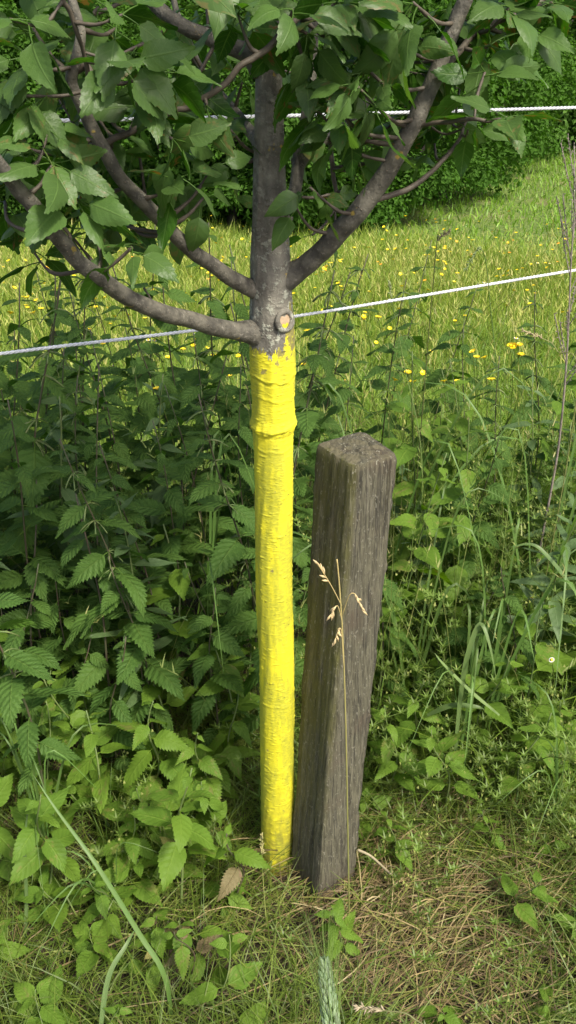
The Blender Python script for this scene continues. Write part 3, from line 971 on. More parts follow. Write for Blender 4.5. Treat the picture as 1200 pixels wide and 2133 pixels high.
for (px, py, Yd, nl, sz) in SPURS:
    by_ = np.interp(py, [10, 110, 205, 280, 365, 440, 517, 562], [965, 925, 885, 845, 800, 745, 680, 620])
    if abs(px - by_) < 85 and Yd < 1.28 and py < 540:
        Yd = 1.30 + .05 * r4.random()          # clusters carried on the far side of the bough
    for bn in ('low_left', 'mid_left', 'top_left'):
        Q_ = np.array(BOUGHS[bn])
        tq = np.linspace(0, len(Q_) - 1, 60)
        qx, qy, qd = (np.interp(tq, np.arange(len(Q_)), Q_[:, c_]) for c_ in range(3))
        i_ = int(np.argmin((qx - px) ** 2 + (qy - py) ** 2))
        if math.hypot(qx[i_] - px, qy[i_] - py) < 62:
            Yd = max(Yd, qd[i_] + .09 + .05 * r4.random())
    if 490 < px < 610 and py > 60 and Yd < 1.2:
        Yd += .14
    tip = at(px, py, Yd)
    dist = np.linalg.norm((BP - tip) * [1, 1, 1.0], axis=1) + np.maximum(0, BP[:, 2] - tip[2]) * .4
    b = int(np.argmin(dist))
    src = BP[b]
    d = tip - src
    dl = np.linalg.norm(d) + 1e-6
    midp = src + d * .5 + np.array([0, 0, -.10 * dl]) + r4.normal(0, .06 * dl, 3)
    S = spline(np.array([src, midp, tip]), 12)
    V, F, u = tube(S - BASE, np.linspace(min(.0030, BR[b] * .8), .0016, 12) * (1 + .15 * r4.normal(0, 1, 12)), 6)
    tw = child("twig", mesh_from("twig", V, F, u, mat=M_TWIG), tree)
    td = (S[-1] - S[-3])
    td /= np.linalg.norm(td) + 1e-9
    a0 = r4.uniform(0, 6.28)
    for q in range(max(1, nl + (1 if px < 330 and 60 < py < 300 else 0) + (1 if px > 620 and py < 200 else 0) - (1 if py > 230 and px > 420 else 0) - (1 if 380 < px < 640 and py > 60 else 0))):
        a = a0 + q * 2.4 + r4.normal(0, .25)
        el = r4.uniform(-1.15, .35)
        dv = np.array([math.cos(a) * math.cos(el), math.sin(a) * math.cos(el), math.sin(el)])
        dv = dv * .85 + td * .35 + np.array([0, -.12, -.05])
        t = 1 - .12 * (q % 3) * (dl > .05)
        o_ = S[int(round(t * 11))]
        leaves.append((tw, frame(o_, dv, (r4.normal(0, .45), r4.normal(-.1, .45), 1), r4.normal(0, .75), sz * r4.uniform(.038, .064)), int(r4.integers(0, 10)), o_))
shown = []
for L_ in leaves:
    c = np.array(L_[1] @ Vector((.8, 0, -.2)))
    x_, y_, z_ = proj(c)
    inside = -60 < x_ < 1260 and -60 < y_ < 2133
    shown.append(z_ if inside else 99 + z_)
order = np.argsort(shown)
fol = MB()
TB = Matrix.Translation(-Vector(BASE))
for rank, k in enumerate(order):
    tw, M, mi, _ = leaves[k]
    if rank < 300:
        child("leaf", APPLE[mi], tw, TB @ M)
    else:
        V, FF, U = APPLE_RAW[mi % 5]
        A = np.array(TB @ M)
        fol.add(V @ A[:3, :3].T + A[:3, 3], FF, U, None, r4.random())
# crown above and behind
cnt = 0
while cnt < 1650:
    S = UPPER[r4.integers(0, len(UPPER))] if r4.random() < .8 else None
    if S is not None:
        c = S[r4.integers(5, 24)] + r4.normal(0, .09, 3)
    else:
        c = BP[r4.integers(0, len(BP))] + r4.normal(0, .12, 3) + [0, .08, .06]
    x_, y_, z_ = proj(c)
    if z_ < .55 or c[1] < .28:
        continue
    if -90 < x_ < 1290 and y_ > -40 and (c[1] < 1.3 or y_ > 330 or r4.random() < .55):
        continue
    V, FF, U = APPLE_RAW[r4.integers(0, 5)]
    a, el = r4.uniform(0, 6.28), r4.uniform(-.8, .3)
    M = np.array(frame(c - BASE, (math.cos(a) * math.cos(el), math.sin(a) * math.cos(el), math.sin(el)), (r4.normal(0, .3), r4.normal(0, .3), 1), r4.normal(0, .4), r4.uniform(.05, .075)))
    fol.add(V @ M[:3, :3].T + M[:3, 3], FF, U, None, r4.random())
    cnt += 1
f = child("foliage", fol.mesh("foliage", M_APPLE), tree)
f["kind"] = "stuff"

# ------------------------------------------------------------------ the wooden post
PB, PS, PYAW, PH = np.array([.0698, 1.1804]), .097, .5912, .960
LEAN = np.array([.0412, .0859])
NS, NZ = 160, 420
# rounded-square outline
u = np.linspace(0, 4, NS, endpoint=False)
sd = np.floor(u).astype(int)
fr = u - sd
sq = {0: lambda t: (-1 + 2 * t, -1 + 0 * t), 1: lambda t: (1 + 0 * t, -1 + 2 * t), 2: lambda t: (1 - 2 * t, 1 + 0 * t), 3: lambda t: (-1 + 0 * t, 1 - 2 * t)}
ox, oy = np.zeros(NS), np.zeros(NS)
for s_ in range(4):
    q = sd == s_
    ox[q], oy[q] = sq[s_](fr[q])
rc = .13
cx_, cy_ = np.clip(ox, -1 + rc, 1 - rc), np.clip(oy, -1 + rc, 1 - rc)
vx, vy = ox - cx_, oy - cy_
ln_ = np.maximum(np.hypot(vx, vy), 1e-9)
k_ = np.minimum(1, rc / ln_)
ox, oy = cx_ + vx * k_, cy_ + vy * k_
nxv, nyv = np.where(np.hypot(vx, vy) > 0, vx / ln_, 0), np.where(np.hypot(vx, vy) > 0, vy / ln_, 0)
zz = np.concatenate([np.linspace(-.12, .945, NZ - 10), np.linspace(.947, .96, 10)])
GZ, GU = np.meshgrid(zz, u, indexing='ij')
arr = np.exp(-((np.minimum(GU % 1, 1 - GU % 1)) / .07) ** 2)
disp = -arr * (.0016 + .0022 * vnoise(GZ * 16, np.round(GU) % 4 * 7., 79) + .0014 * vnoise(GZ * 60, np.round(GU) % 4 * 5., 80)) + .0007 * vnoise(GU * 22, GZ * 2.2, 71) + .0008 * vnoise(GU * 9, GZ * 1.3, 72) + .0012 * vnoise(GU * 2, GZ * 5, 73) + .0005 * vnoise(GU * 40, GZ * 9, 74)
# drying cracks: (position round the outline, from z, to z, depth)
for u0, z0, z1, dp in ((.80, .80, .97, .008), (.45, .30, .62, .0022), (.62, .05, .34, .0025), (.93, .28, .52, .003), (3.4, .5, .9, .002), (.25, .62, .86, .0016), (3.7, .1, .5, .0018), (1.5, .3, .97, .005)):
    uc = u0 + .03 * vnoise(zz * 9, zz * 0 + u0 * 7, 75)
    env = np.clip((zz - z0) / .04, 0, 1) * np.clip((z1 - zz) / .05, 0, 1)
    dd = np.abs(((GU - uc[:, None] + 2) % 4) - 2)
    disp -= dp * env[:, None] * np.exp(-(dd / .022) ** 2)
# chipped right-hand arris
dd = np.abs(((GU - 1. + 2) % 4) - 2)
disp -= .004 * np.exp(-(dd / .09) ** 2) * (.4 + .6 * (vnoise(GZ * 13, GZ * 0, 76) > .1)) * (GZ > .2)
inset = np.where(zz > .945, (zz - .945) / .015, 0)[:, None] ** 2 * .05
hs = PS / 2
PXl = (ox[None] * (1 - inset)) * hs + nxv[None] * disp
PYl = (oy[None] * (1 - inset)) * hs + nyv[None] * disp
topz = np.zeros_like(GZ)
rings = [np.stack([PXl, PYl, GZ], -1)]
NC = 22
cap = []
for q in range(1, NC + 1):
    f_ = 1 - q / NC
    x_, y_ = PXl[-1] * f_, PYl[-1] * f_
    z_ = np.full(NS, .960) + .0035 * (1 - f_) + .0022 * vnoise(x_ * 160, y_ * 160, 77) * min(1, q / 3) + .0016 * vnoise(x_ * 420, y_ * 420, 78) * min(1, q / 3)
    z_ -= .0055 * np.exp(-((x_ - .022 - .006 * np.sin(y_ * 90)) / .0016) ** 2) * (y_ < .02)
    cap.append(np.stack([x_, y_, z_], -1)[None])
PV = np.concatenate(rings + cap, 0)
nrow = PV.shape[0]
# worn slope towards the right corner
lift = np.clip((PV[..., 2] - .90) / .06, 0, 1)
PV[..., 2] -= lift * (.0075 * np.clip((PV[..., 0] - PV[..., 1]) / .09, 0, 1) ** 1.5 - .002 * np.clip(-(PV[..., 0] + PV[..., 1]) / .09, -1, 0))
i, j = np.meshgrid(np.arange(nrow - 1), np.arange(NS), indexing='ij')
i, j = i.ravel(), j.ravel()
PF = np.stack([i * NS + j, i * NS + (j + 1) % NS, (i + 1) * NS + (j + 1) % NS, (i + 1) * NS + j], 1)
post_me = mesh_from("wooden_post", PV.reshape(-1, 3), PF, mat=M_POST)
post = ob("wooden_post", post_me)
lx, ly = LEAN / PH
Mp = Matrix(((math.cos(PYAW), -math.sin(PYAW), lx, PB[0]), (math.sin(PYAW), math.cos(PYAW), ly, PB[1]), (0, 0, 1, 0), (0, 0, 0, 1)))
Mp3 = np.array(Mp)
co = np.empty(len(post_me.vertices) * 3, np.float32)
# bake the lean into the mesh (local frame keeps yaw only)
co = PV.reshape(-1, 3).copy()
li_ = np.array([lx * math.cos(PYAW) + ly * math.sin(PYAW), -lx * math.sin(PYAW) + ly * math.cos(PYAW)])
co[:, 0] += li_[0] * co[:, 2] * 1.0
co[:, 1] += li_[1] * co[:, 2] * 1.0
post_me.vertices.foreach_set("co", co.astype(np.float32).ravel())
post_me.update()
post.location = (PB[0], PB[1], 0)
post.rotation_euler = (0, 0, PYAW)
tag(post, "weathered square grey wooden post leaning beside the yellow trunk", "post")


# ------------------------------------------------------------------ the two rope strands of the fence
def rope_mat():
    m = NT("white_fence_rope")
    nz = m.noise(400, 3, m.obj())
    c = m.mix(nz, (.50, .53, .56), (.72, .73, .74))
    return m.done(m.n("BsdfPrincipled", Base_Color=c, Roughness=.5))


M_ROPE = rope_mat()


def rope(pts, label):
    S = spline(pts, 900)
    mb = MB()
    T = np.gradient(S, axis=0)
    T /= np.linalg.norm(T, axis=1)[:, None]
    s_ = np.concatenate([[0], np.cumsum(np.linalg.norm(np.diff(S, axis=0), axis=1))])
    up = np.array([0, 0, 1.])
    Nn = np.cross(T, up)
    Nn /= np.linalg.norm(Nn, axis=1)[:, None]
    Bn = np.cross(Nn, T)
    for k in range(3):
        a = s_ / .016 * 6.2832 / 1. * .55 + k * 2.0944
        P = S + .0018 * (np.cos(a)[:, None] * Nn + np.sin(a)[:, None] * Bn)
        V, F, u = tube(P, .0017, 7)
        mb.add(V, F, u)
    o = ob("fence_rope", mb.mesh("fence_rope", M_ROPE))
    tag(o, label, "rope")


A, Bq, C_ = at(0, 737, 1.55), at(560, 667, 1.75), at(1185, 565, 2.05)
rope([A + (A - C_) * 1.1, A + (A - C_) * .3, A, Bq, C_, C_ + (C_ - A) * .3, C_ + (C_ - A) * 1.2], "lower white twisted rope passing behind the lichened fork of the apple tree")
A, Bq, C_ = at(0, 254, 1.55), at(600, 241, 1.78), at(1200, 224, 2.05)
rope([A + (A - C_) * 1.1, A + (A - C_) * .3, A, Bq, C_, C_ + (C_ - A) * .3, C_ + (C_ - A) * 1.2], "upper white rope seen through the apple leaves")


# ------------------------------------------------------------------ plants with opposite leaves
def plant_proto(name, H, nodes, leafset, lsize, stemmat, stemr, bare=.3, tilt=(-.1, .5), bend=.06, seed=0, top=True, alt=None, catkin=False, cycle=1.0):
    """an Empty with a stem and a leaf object for each leaf; lsize(t) gives the leaf length at height t"""
    r = np.random.default_rng(seed)
    root = ob(name, None)
    ba = r.uniform(0, 6.28)
    t = np.linspace(0, 1, 14)
    P = np.stack([bend * H * t ** 2 * math.cos(ba) * 2 + .008 * np.sin(t * 9 + ba), bend * H * t ** 2 * math.sin(ba) * 2 + .008 * np.cos(t * 7), H * t], 1)
    P[0, :2] = 0
    V, F, u = tube(P, np.linspace(stemr, stemr * .45, 14), 6)
    child("stem", mesh_from("stem", V, F, u, mat=stemmat), root)
    a0 = r.uniform(0, 6.28)
    tn = bare + (1 - bare) * (np.arange(nodes) + .5 * r.random(nodes)) / (nodes - .5) * .985
    for k in range(nodes):
        tt = min(tn[k], 1.)
        p_ = np.array([np.interp(tt, t, P[:, q]) for q in range(3)])
        a = a0 + k * 1.5708 + r.normal(0, .2)
        for s_ in (0, 1):
            if tt < .9 and r.random() < .07:
                continue
            el = r.uniform(*tilt) * (1 if tt < .93 else -.6)
            az = a + s_ * math.pi + r.normal(0, .15)
            dv = (math.cos(az) * math.cos(el), math.sin(az) * math.cos(el), -math.sin(el))
            ls = leafset if alt is None or r.random() > alt[1] * (1.6 - 1.6 * tt) else alt[0]
            child("leaf", ls[r.integers(0, len(ls))], root, frame(p_, dv, (r.normal(0, .15), r.normal(0, .15), 1), r.normal(0, .22), lsize(tt) * r.uniform(.85, 1.12) * (.62 if ls is YELLOW else .8 if ls is BROWN else 1)))
        if catkin and .55 < tt < .97:
            mb = MB()
            for q in range(5):
                az, Lc = r.uniform(0, 6.28), r.uniform(.02, .045)
                S = p_ + np.stack([np.cos(az) * np.linspace(0, Lc, 5), np.sin(az) * np.linspace(0, Lc, 5), -.6 * Lc * np.linspace(0, 1, 5) ** 2], 1)
                V, F, u = tube(S, .0016 * (1 + .4 * r.normal(0, 1, 5)).clip(.5, 1.6), 4)
                mb.add(V, F, u)
            child("flower_tassel", mb.mesh("flower_tassel", M_WSTEM), root)
    return root


def nl(mx):
    return lambda t: mx * (.55 + .75 * math.sin(math.pi * min(1, max(0, (t - .05)))) - .38 * max(0, t - .72) / .28)


PROTO = {}
PROTO['nettle'] = [plant_proto("nettle", rng.uniform(.90, 1.06), 11, NETTLE, nl(.076 + .013 * (k % 3)), M_NSTEM, .0032, bare=.28, tilt=(-.35, .55), seed=200 + k, catkin=k % 2 == 0) for k in range(6)]
PROTO['mid'] = [plant_proto("nettle", rng.uniform(.48, .62), 8, NETTLE, nl(.082), M_NSTEM, .003, bare=.2, tilt=(-.35, .5), seed=220 + k) for k in range(4)]
PROTO['pale'] = [plant_proto("pale_nettle", rng.uniform(.26, .40), 6, WEED if k % 3 else PALE_NETTLE, nl(.058), M_WSTEM, .0026, bare=.35, tilt=(-.35, .4), seed=240 + k, alt=(YELLOW, .07)) for k in range(6)]
PROTO['low'] = [plant_proto("low_weed", rng.uniform(.10, .18), 4, WEED if k < 5 else ROUND, nl(.042 + .008 * (k % 3)), M_WSTEM, .0018, bare=.3, tilt=(-.4, .3), seed=260 + k, alt=(YELLOW, .03)) for k in range(6)]
PROTO['brown'] = [plant_proto("withering_nettle", rng.uniform(.17, .24), 3, PALE_NETTLE, nl(.066), M_NSTEM, .0026, bare=.55, tilt=(-.2, .7), seed=280 + k, alt=(BROWN, .75)) for k in range(3)]
PROTO['broad'] = [plant_proto("broad_leaved_weed", rng.uniform(.30, .46), 4, WEED, nl(.086), M_WSTEM, .0028, bare=.4, tilt=(-.3, .4), seed=300 + k) for k in range(4)]
PROTO['tall'] = [plant_proto("tall_leafy_weed", rng.uniform(.68, .85), 9, WEED, nl(.085), M_WSTEM, .003, bare=.3, tilt=(-.4, .45), seed=340 + k) for k in range(3)]
PROTO['lance'] = [plant_proto("lance_leaved_plant", rng.uniform(.55, .75), 12, LANCE, nl(.085), M_WSTEM, .003, bare=.3, tilt=(-.6, .3), seed=320 + k) for k in range(3)]
USED = set()


def plant(kind, k, x, y, rot, s, label, cat, group=None, lean=(0, 0), z=None):
    pr = PROTO[kind][k % len(PROTO[kind])]
    if pr.name in USED:
        o = copy_tree(pr)
    else:
        o = pr
        USED.add(pr.name)
    o.location = (x, y, float(gh(x, y)) - .004)
    o.rotation_euler = (lean[0], lean[1], rot)
    o.scale = (s, s, s)
    return tag(o, label, cat, group)


def near_poly(x, y, pts, dmin):
    return all((x - a) ** 2 + (y - b) ** 2 > dmin ** 2 for a, b in pts)


r5 = np.random.default_rng(21)


def fill(kind, N, x0, x1, y0, y1, dmin, smin, smax, label, cat, group, keep=None, prior=()):
    pts = list(prior)
    made = 0
    for tr in range(N * 40):
        if made >= N:
            break
        x, y = r5.uniform(x0, x1), r5.uniform(y0, y1)
        if keep and not keep(x, y):
            continue
        if not near_poly(x, y, pts, dmin):
            continue
        pts.append((x, y))
        plant(kind, int(r5.integers(0, 99)), x, y, r5.uniform(0, 6.28), r5.uniform(smin, smax), label, cat, group, (r5.normal(0, .05), r5.normal(0, .05)))
        made += 1
    return pts


def clear_trunk(x, y):
    return math.hypot(x + .02, y - 1.23) > .14 and math.hypot(x - .07, y - 1.18) > .13


# tall nettles left of the trunk and, shorter, behind it
pts = fill('nettle', 64, -1.45, .06, 1.62, 2.55, .10, .82, 1.08, "tall dark nettle in the dense stand left of the yellow trunk", "nettle", "tall nettles left of the trunk")
pts = fill('mid', 40, -1.35, .02, 1.42, 2.2, .09, .8, 1.15, "half-grown nettle at the front of the stand left of the yellow trunk", "nettle", "half-grown nettles left of the trunk", clear_trunk, pts)
pts2 = fill('nettle', 15, .08, 1.5, 1.9, 2.7, .16, .72, .93, "dark nettle standing in tall grass behind the wooden post", "nettle", "nettles behind the post")
fill('mid', 16, .15, 1.5, 1.55, 2.4, .14, .8, 1.1, "half-grown nettle among grass right of the wooden post", "nettle", "half-grown nettles right of the post", clear_trunk, pts2)
plant('nettle', 0, *at(28, 1300, 1.28)[:2], .4, .98, "large nettle with coarse jagged leaves at the left edge", "nettle")
plant('nettle', 2, *at(250, 900, 1.52)[:2], 1.4, .84, "nettle with tapered tip standing foremost before the left rope", "nettle")

fill('lance', 13, -1.2, .0, 1.5, 2.1, .12, .85, 1.2, "slender plant with narrow grey-green leaves among the nettles", "plant", "lance-leaved plants among the nettles", clear_trunk)
fill('tall', 13, .2, 1.3, 1.6, 2.35, .14, .75, 1.05, "tall light green leafy weed in the grass right of the post", "weed", "tall weeds right of the post", clear_trunk)
fill('lance', 7, .2, 1.2, 1.55, 2.2, .14, .7, 1.1, "slender narrow-leaved plant in the grass right of the post", "plant", "lance-leaved plants right of the post", clear_trunk)
# paler plants: (photo x, y of the root on the ground -> x, y), each with its own words
PALE = [
    ('pale', 0, -.30, 1.36, 1.2, "pale green plant with broad toothed leaves fanned out at lower left", "plant"),
    ('pale', 1, -.22, 1.62, 1.6, "light green nettle top catching the sun left of the trunk", "nettle"),
    ('pale', 2, -.42, 1.40, 1.1, "pale toothed plant with hanging yellow leaf beside the long blade", "plant"),
    ('pale', 3, -.12, 1.42, .95, "leggy pale plant with holes in its leaves near the trunk foot", "plant"),
    ('pale', 4, .36, 1.34, .95, "star-shaped light green nettle right of the post foot", "nettle"),
    ('pale', 5, .50, 1.36, 1.05, "pale leafy plant at the right edge above the hay", "plant"),
    ('broad', 0, .56, 1.50, 1.1, "broad ribbed light green leaves at the right edge", "plant"),
    ('broad', 1, .22, 1.62, 1.1, "pointed broad leaves just right of the post middle", "plant"),
    ('broad', 2, -.36, 1.55, 1.0, "broad bright leaves low in the nettle stand", "plant"),
    ('brown', 0, -.095, 1.11, 1.05, "pale nettle with reddish brown lower leaves left of the trunk foot", "nettle"),
    ('brown', 1, -.17, .96, .8, "small withering brown-leaved nettle in the front grass", "nettle"),
    ('brown', 2, -.235, 1.0, .75, "drooping brown and yellow nettle at lower left", "nettle"),
    ('pale', 0, .105, 1.00, .6, "single pale yellow-green nettle tuft in front of the post foot", "nettle"),
]
for kind, k, x, y, s, lab, cat in PALE:
    plant(kind, k, x, y, r5.uniform(0, 6.28), s, lab, cat, None, (r5.normal(0, .06), r5.normal(0, .06)))
fill('pale', 38, -.95, -.06, 1.08, 1.72, .09, .7, 1.25, "pale toothed-leaf plant in the weeds left of the trunk foot", "plant", "pale plants left of the trunk", clear_trunk, [(q[2], q[3]) for q in PALE])
fill('pale', 32, .18, 1.2, 1.28, 2.0, .09, .7, 1.25, "pale toothed-leaf plant in the greenery right of the post", "plant", "pale plants right of the post", clear_trunk, [(q[2], q[3]) for q in PALE])
fill('broad', 12, .15, 1.3, 1.5, 2.2, .13, .8, 1.1, "broad-leaved weed in the grass right of the post", "plant", "broad weeds right of the post", clear_trunk)
fill('low', 52, -1.0, -.06, .78, 1.45, .07, .7, 1.2, "small low weed in the grass at lower left", "weed", "low weeds at lower left", clear_trunk)
fill('low', 26, .15, 1.0, .85, 1.5, .10, .6, 1.0, "small low weed in the hay right of the post foot", "weed", "low weeds right of the post", lambda x, y: clear_trunk(x, y) and (x > .42 or y > 1.3 or r5.random() < .12))


# ------------------------------------------------------------------ grass tussocks with broad arching blades
def one_blade(P, w, c, fold=.3):
    """a ribbon with a keel along the polyline P"""
    P = np.asarray(P, float)
    n = len(P)
    T = np.gradient(P, axis=0)
    T /= np.linalg.norm(T, axis=1)[:, None]
    view = np.array([.15, -.5, .85])
    S = np.cross(T, view)
    S /= np.linalg.norm(S, axis=1)[:, None] + 1e-9
    Nn = np.cross(S, T)
    t = np.linspace(0, 1, n)
    ww = w * np.clip(np.minimum(1, .55 + t * 2) * (1 - t ** 3), .03, 1)[:, None] * .5
    V = np.stack([P - S * ww + Nn * ww * fold, P, P + S * ww + Nn * ww * fold], 1).reshape(-1, 3)
    k = np.arange(n - 1)
    F = np.concatenate([np.stack([3 * k, 3 * k + 1, 3 * k + 4, 3 * k + 3], 1), np.stack([3 * k + 1, 3 * k + 2, 3 * k + 5, 3 * k + 4], 1)])
    return V, F, None, np.broadcast_to(np.asarray(c), (len(V), 3))


def tussock(x, y, n, H, w, label, group=None, seed=0, c=(.09, .19, .04)):
    r = np.random.default_rng(seed)
    root = ob("grass_tussock", None)
    root.location = (x, y, float(gh(x, y)))
    for k in range(n):
        a, h, reach = r.uniform(0, 6.28), H * r.uniform(.7, 1.1), H * r.uniform(.15, .7)
        d = np.array([math.cos(a), math.sin(a), 0])
        tip = h * r.uniform(.45, 1.0)
        P = spline(np.array([[0, 0, -.005], d * reach * .2 + [0, 0, h * .55], d * reach * .6 + [0, 0, h], d * reach + d * .06 + [0, 0, tip]]), 14)
        child("blade", MB().add(*one_blade(P, w * r.uniform(.3, .7), np.array(c) * r.uniform(.75, 1.3))).mesh("blade", M_BLADE), root)
    return tag(root, label, "grass", group)


T_ = [(.30, 1.62, 6, .62, .013, "tall arching grass tussock close behind the post's right side"), (.47, 1.55, 6, .58, .013, "broad-bladed grass tussock with bent tips at right"),
      (.40, 1.48, 7, .42, .012, "low tussock of flattened blades right of the post"), (.62, 1.75, 6, .75, .013, "tall upright grass tussock near the right edge"),
      (-.50, 1.22, 8, .36, .010, "loose tussock of bluish blades at the left edge"), (-.20, 1.72, 5, .8, .012, "few long pale blades standing among the nettles"),
      (.25, 1.95, 6, .78, .012, "upright grass tussock straight behind the post top"), (.80, 2.0, 6, .8, .012, "high grass tussock beside the dead stalk"),
      (-.34, 1.10, 5, .20, .007, "thin low tussock in the lower left grass"), (.58, 1.30, 7, .30, .009, "short tussock at the right edge of the hay")]
for k, q in enumerate(T_):
    tussock(*q[:5], q[5], None, 400 + k)


def single_blade(pts, w, c, label, name="arching_grass"):
    P = np.array([at(*q) for q in pts])
    P0 = P[0].copy()
    o = ob(name, None)
    o.location = P0
    child("blade", MB().add(*one_blade(spline(P - P0, 26), w, c)).mesh("blade", M_BLADE), o)
    return tag(o, label, "grass")


single_blade([(362, 2180, .86), (345, 2040, .90), (290, 1945, .94), (200, 1800, 1.0), (120, 1690, 1.06), (68, 1612, 1.1)], .009, (.10, .21, .045), "long slender green grass blade slanting across the lower left")
single_blade([(205, 2180, .80), (225, 2040, .86), (262, 1970, .90), (282, 1935, .93)], .009, (.12, .21, .07), "broad short blade leaning right at the bottom left")
single_blade([(40, 2060, .98), (55, 1900, 1.06), (52, 1760, 1.1), (62, 1650, 1.14)], .007, (.10, .18, .06), "narrow upright blade near the lower left edge")
single_blade([(600, 1965, 1.08), (760, 1930, 1.10), (900, 1880, 1.12), (1000, 1840, 1.14), (1120, 1805, 1.15)], .006, (.16, .24, .06), "long straight blade lying across the hay at right")
single_blade([(945, 1600, 1.40), (960, 1440, 1.42), (975, 1360, 1.42), (1000, 1300, 1.43), (1020, 1345, 1.40), (1035, 1420, 1.38)], .012, (.13, .22, .07), "bent green blade with hanging tip right of the post")
single_blade([(1040, 1490, 1.38), (980, 1440, 1.40), (925, 1385, 1.42), (905, 1360, 1.43)], .008, (.17, .27, .08), "straight pale blade slanting down to the right beyond the post")
single_blade([(1200, 1235, 1.5), (1150, 1170, 1.52), (1110, 1135, 1.54), (1060, 1140, 1.55)], .010, (.11, .20, .06), "arched blade entering from the right edge")
single_blade([(890, 1490, 1.44), (940, 1470, 1.43), (990, 1472, 1.42), (1010, 1478, 1.42)], .012, (.10, .18, .05), "short horizontal blade low in the greenery right of the post")


# ------------------------------------------------------------------ dry flowering stalk before the post
def spikelets(mb, P, n, size, c, r, spread=.35):
    """flat husks overlapping along the polyline P"""
    for k in range(n):
        t = k / max(1, n - 1) * (len(P) - 1)
        i0 = min(int(t), len(P) - 2)
        p_ = P[i0] + (P[i0 + 1] - P[i0]) * (t - i0)
        d = P[i0 + 1] - P[i0]
        d = d / np.linalg.norm(d) + r.normal(0, spread, 3)
        d /= np.linalg.norm(d)
        S = np.array([p_, p_ + d * size * .5, p_ + d * size])
        V, F, u = tube(S, np.array([.25, .5, .08]) * size * .32, 5)
        mb.add(V, F, u, np.array(c) * r.uniform(.8, 1.15))


r6 = np.random.default_rng(8)
stalk_root = at(728, 1935, 1.07)
stalk_root[2] = 0
o = ob("dry_grass_stalk", None)
o.location = stalk_root
tag(o, "thin dry straw stalk with few seed heads in front of the post", "grass")
P = spline(np.array([stalk_root, at(724, 1700, 1.06), at(720, 1500, 1.055), at(714, 1330, 1.05), at(707, 1220, 1.05), at(702, 1165, 1.05)]) - stalk_root, 40)
cs = np.linspace(0, 1, 40)[:, None]
stc = np.array((.20, .23, .06)) * (1 - cs) + np.array((.62, .48, .20)) * cs
V, F, u = tube(P, np.linspace(.0016, .0011, 40), 6)
child("stem", MB().add(V, F, u, np.vstack([np.repeat(stc, 6, 0), stc[:1], stc[-1:]])).mesh("stem", M_STRAW), o)
for pts_ in ([(712, 1262, 1.05), (690, 1220, 1.045), (663, 1176, 1.04)], [(714, 1300, 1.05), (703, 1262, 1.045), (690, 1280, 1.04)], [(712, 1285, 1.05), (728, 1240, 1.04), (742, 1240, 1.04), (754, 1270, 1.035)], [(716, 1390, 1.05), (710, 1310, 1.045), (697, 1335, 1.04)]):
    Q = spline(np.array([at(*q) for q in pts_]) - stalk_root, 14)
    mb = MB()
    V, F, u = tube(Q, .0007, 4)
    mb.add(V, F, u, (.58, .45, .2))
    spikelets(mb, Q[8:], 6, .012, (.66, .50, .27), r6, .3)
    child("seed_head", mb.mesh("seed_head", M_STRAW), o)

# bearded ear at the bottom edge
ear_tip, ear_base = at(676, 2010, .66), at(694, 2170, .60)
root = np.array([.06, .56, 0.])
o = ob("bearded_grass_ear", None)
o.location = root
tag(o, "bearded pale green cereal ear rising at the bottom edge", "grass ear")
S = spline(np.array([root, root * .4 + ear_base * .6 + [0, -.01, .0], ear_base, ear_tip]) - root, 30)
V, F, u = tube(S, .0014, 6)
child("stem", MB().add(V, F, u, (.14, .24, .08)).mesh("stem", M_BLADE), o)
mb, ma = MB(), MB()
ax = (ear_tip - ear_base)
La = np.linalg.norm(ax)
ax /= La
e1 = np.array([1., 0, 0]) - ax * ax[0]
e1 /= np.linalg.norm(e1)
e2 = np.cross(ax, e1)
for k in range(44):
    t = k / 43
    for q in range(4):
        b_ = q * 1.5708 + k * 2.4 + r6.normal(0, .2)
        rad_ = .0052 * (1 - .85 * t ** 2.5) * min(1, .5 + 3 * t)
        out_ = e1 * math.cos(b_) * 1.25 + e2 * math.sin(b_) * .8
        st_ = ear_base + ax * La * t - root + out_ * rad_
        d = ax + out_ * .42 + r6.normal(0, .05, 3)
        d /= np.linalg.norm(d)
        V, F, u = tube(np.array([st_, st_ + d * .004, st_ + d * .008, st_ + d * .012]), [.0010, .0030, .0025, .0004], 6)
        mb.add(V, F, u, np.array((.24, .35, .19)) * r6.uniform(.6, 1.3))
        if q % 2 == k % 2:
            dd = ax + out_ * r6.uniform(.05, .20)
            dd /= np.linalg.norm(dd)
            aw = st_ + d * .011 + np.outer(np.linspace(0, 1, 5), dd) * r6.uniform(.05, .085) + np.outer(np.linspace(0, 1, 5) ** 2, out_ * .006)
            V, F, u = tube(aw, np.linspace(.00032, .0001, 5), 3, False)
            ma.add(V, F, u, (.17, .28, .06))
child("grain_spike", mb.mesh("grain_spike", M_BLADE), o)
child("awns", ma.mesh("awns", M_BLADE), o)

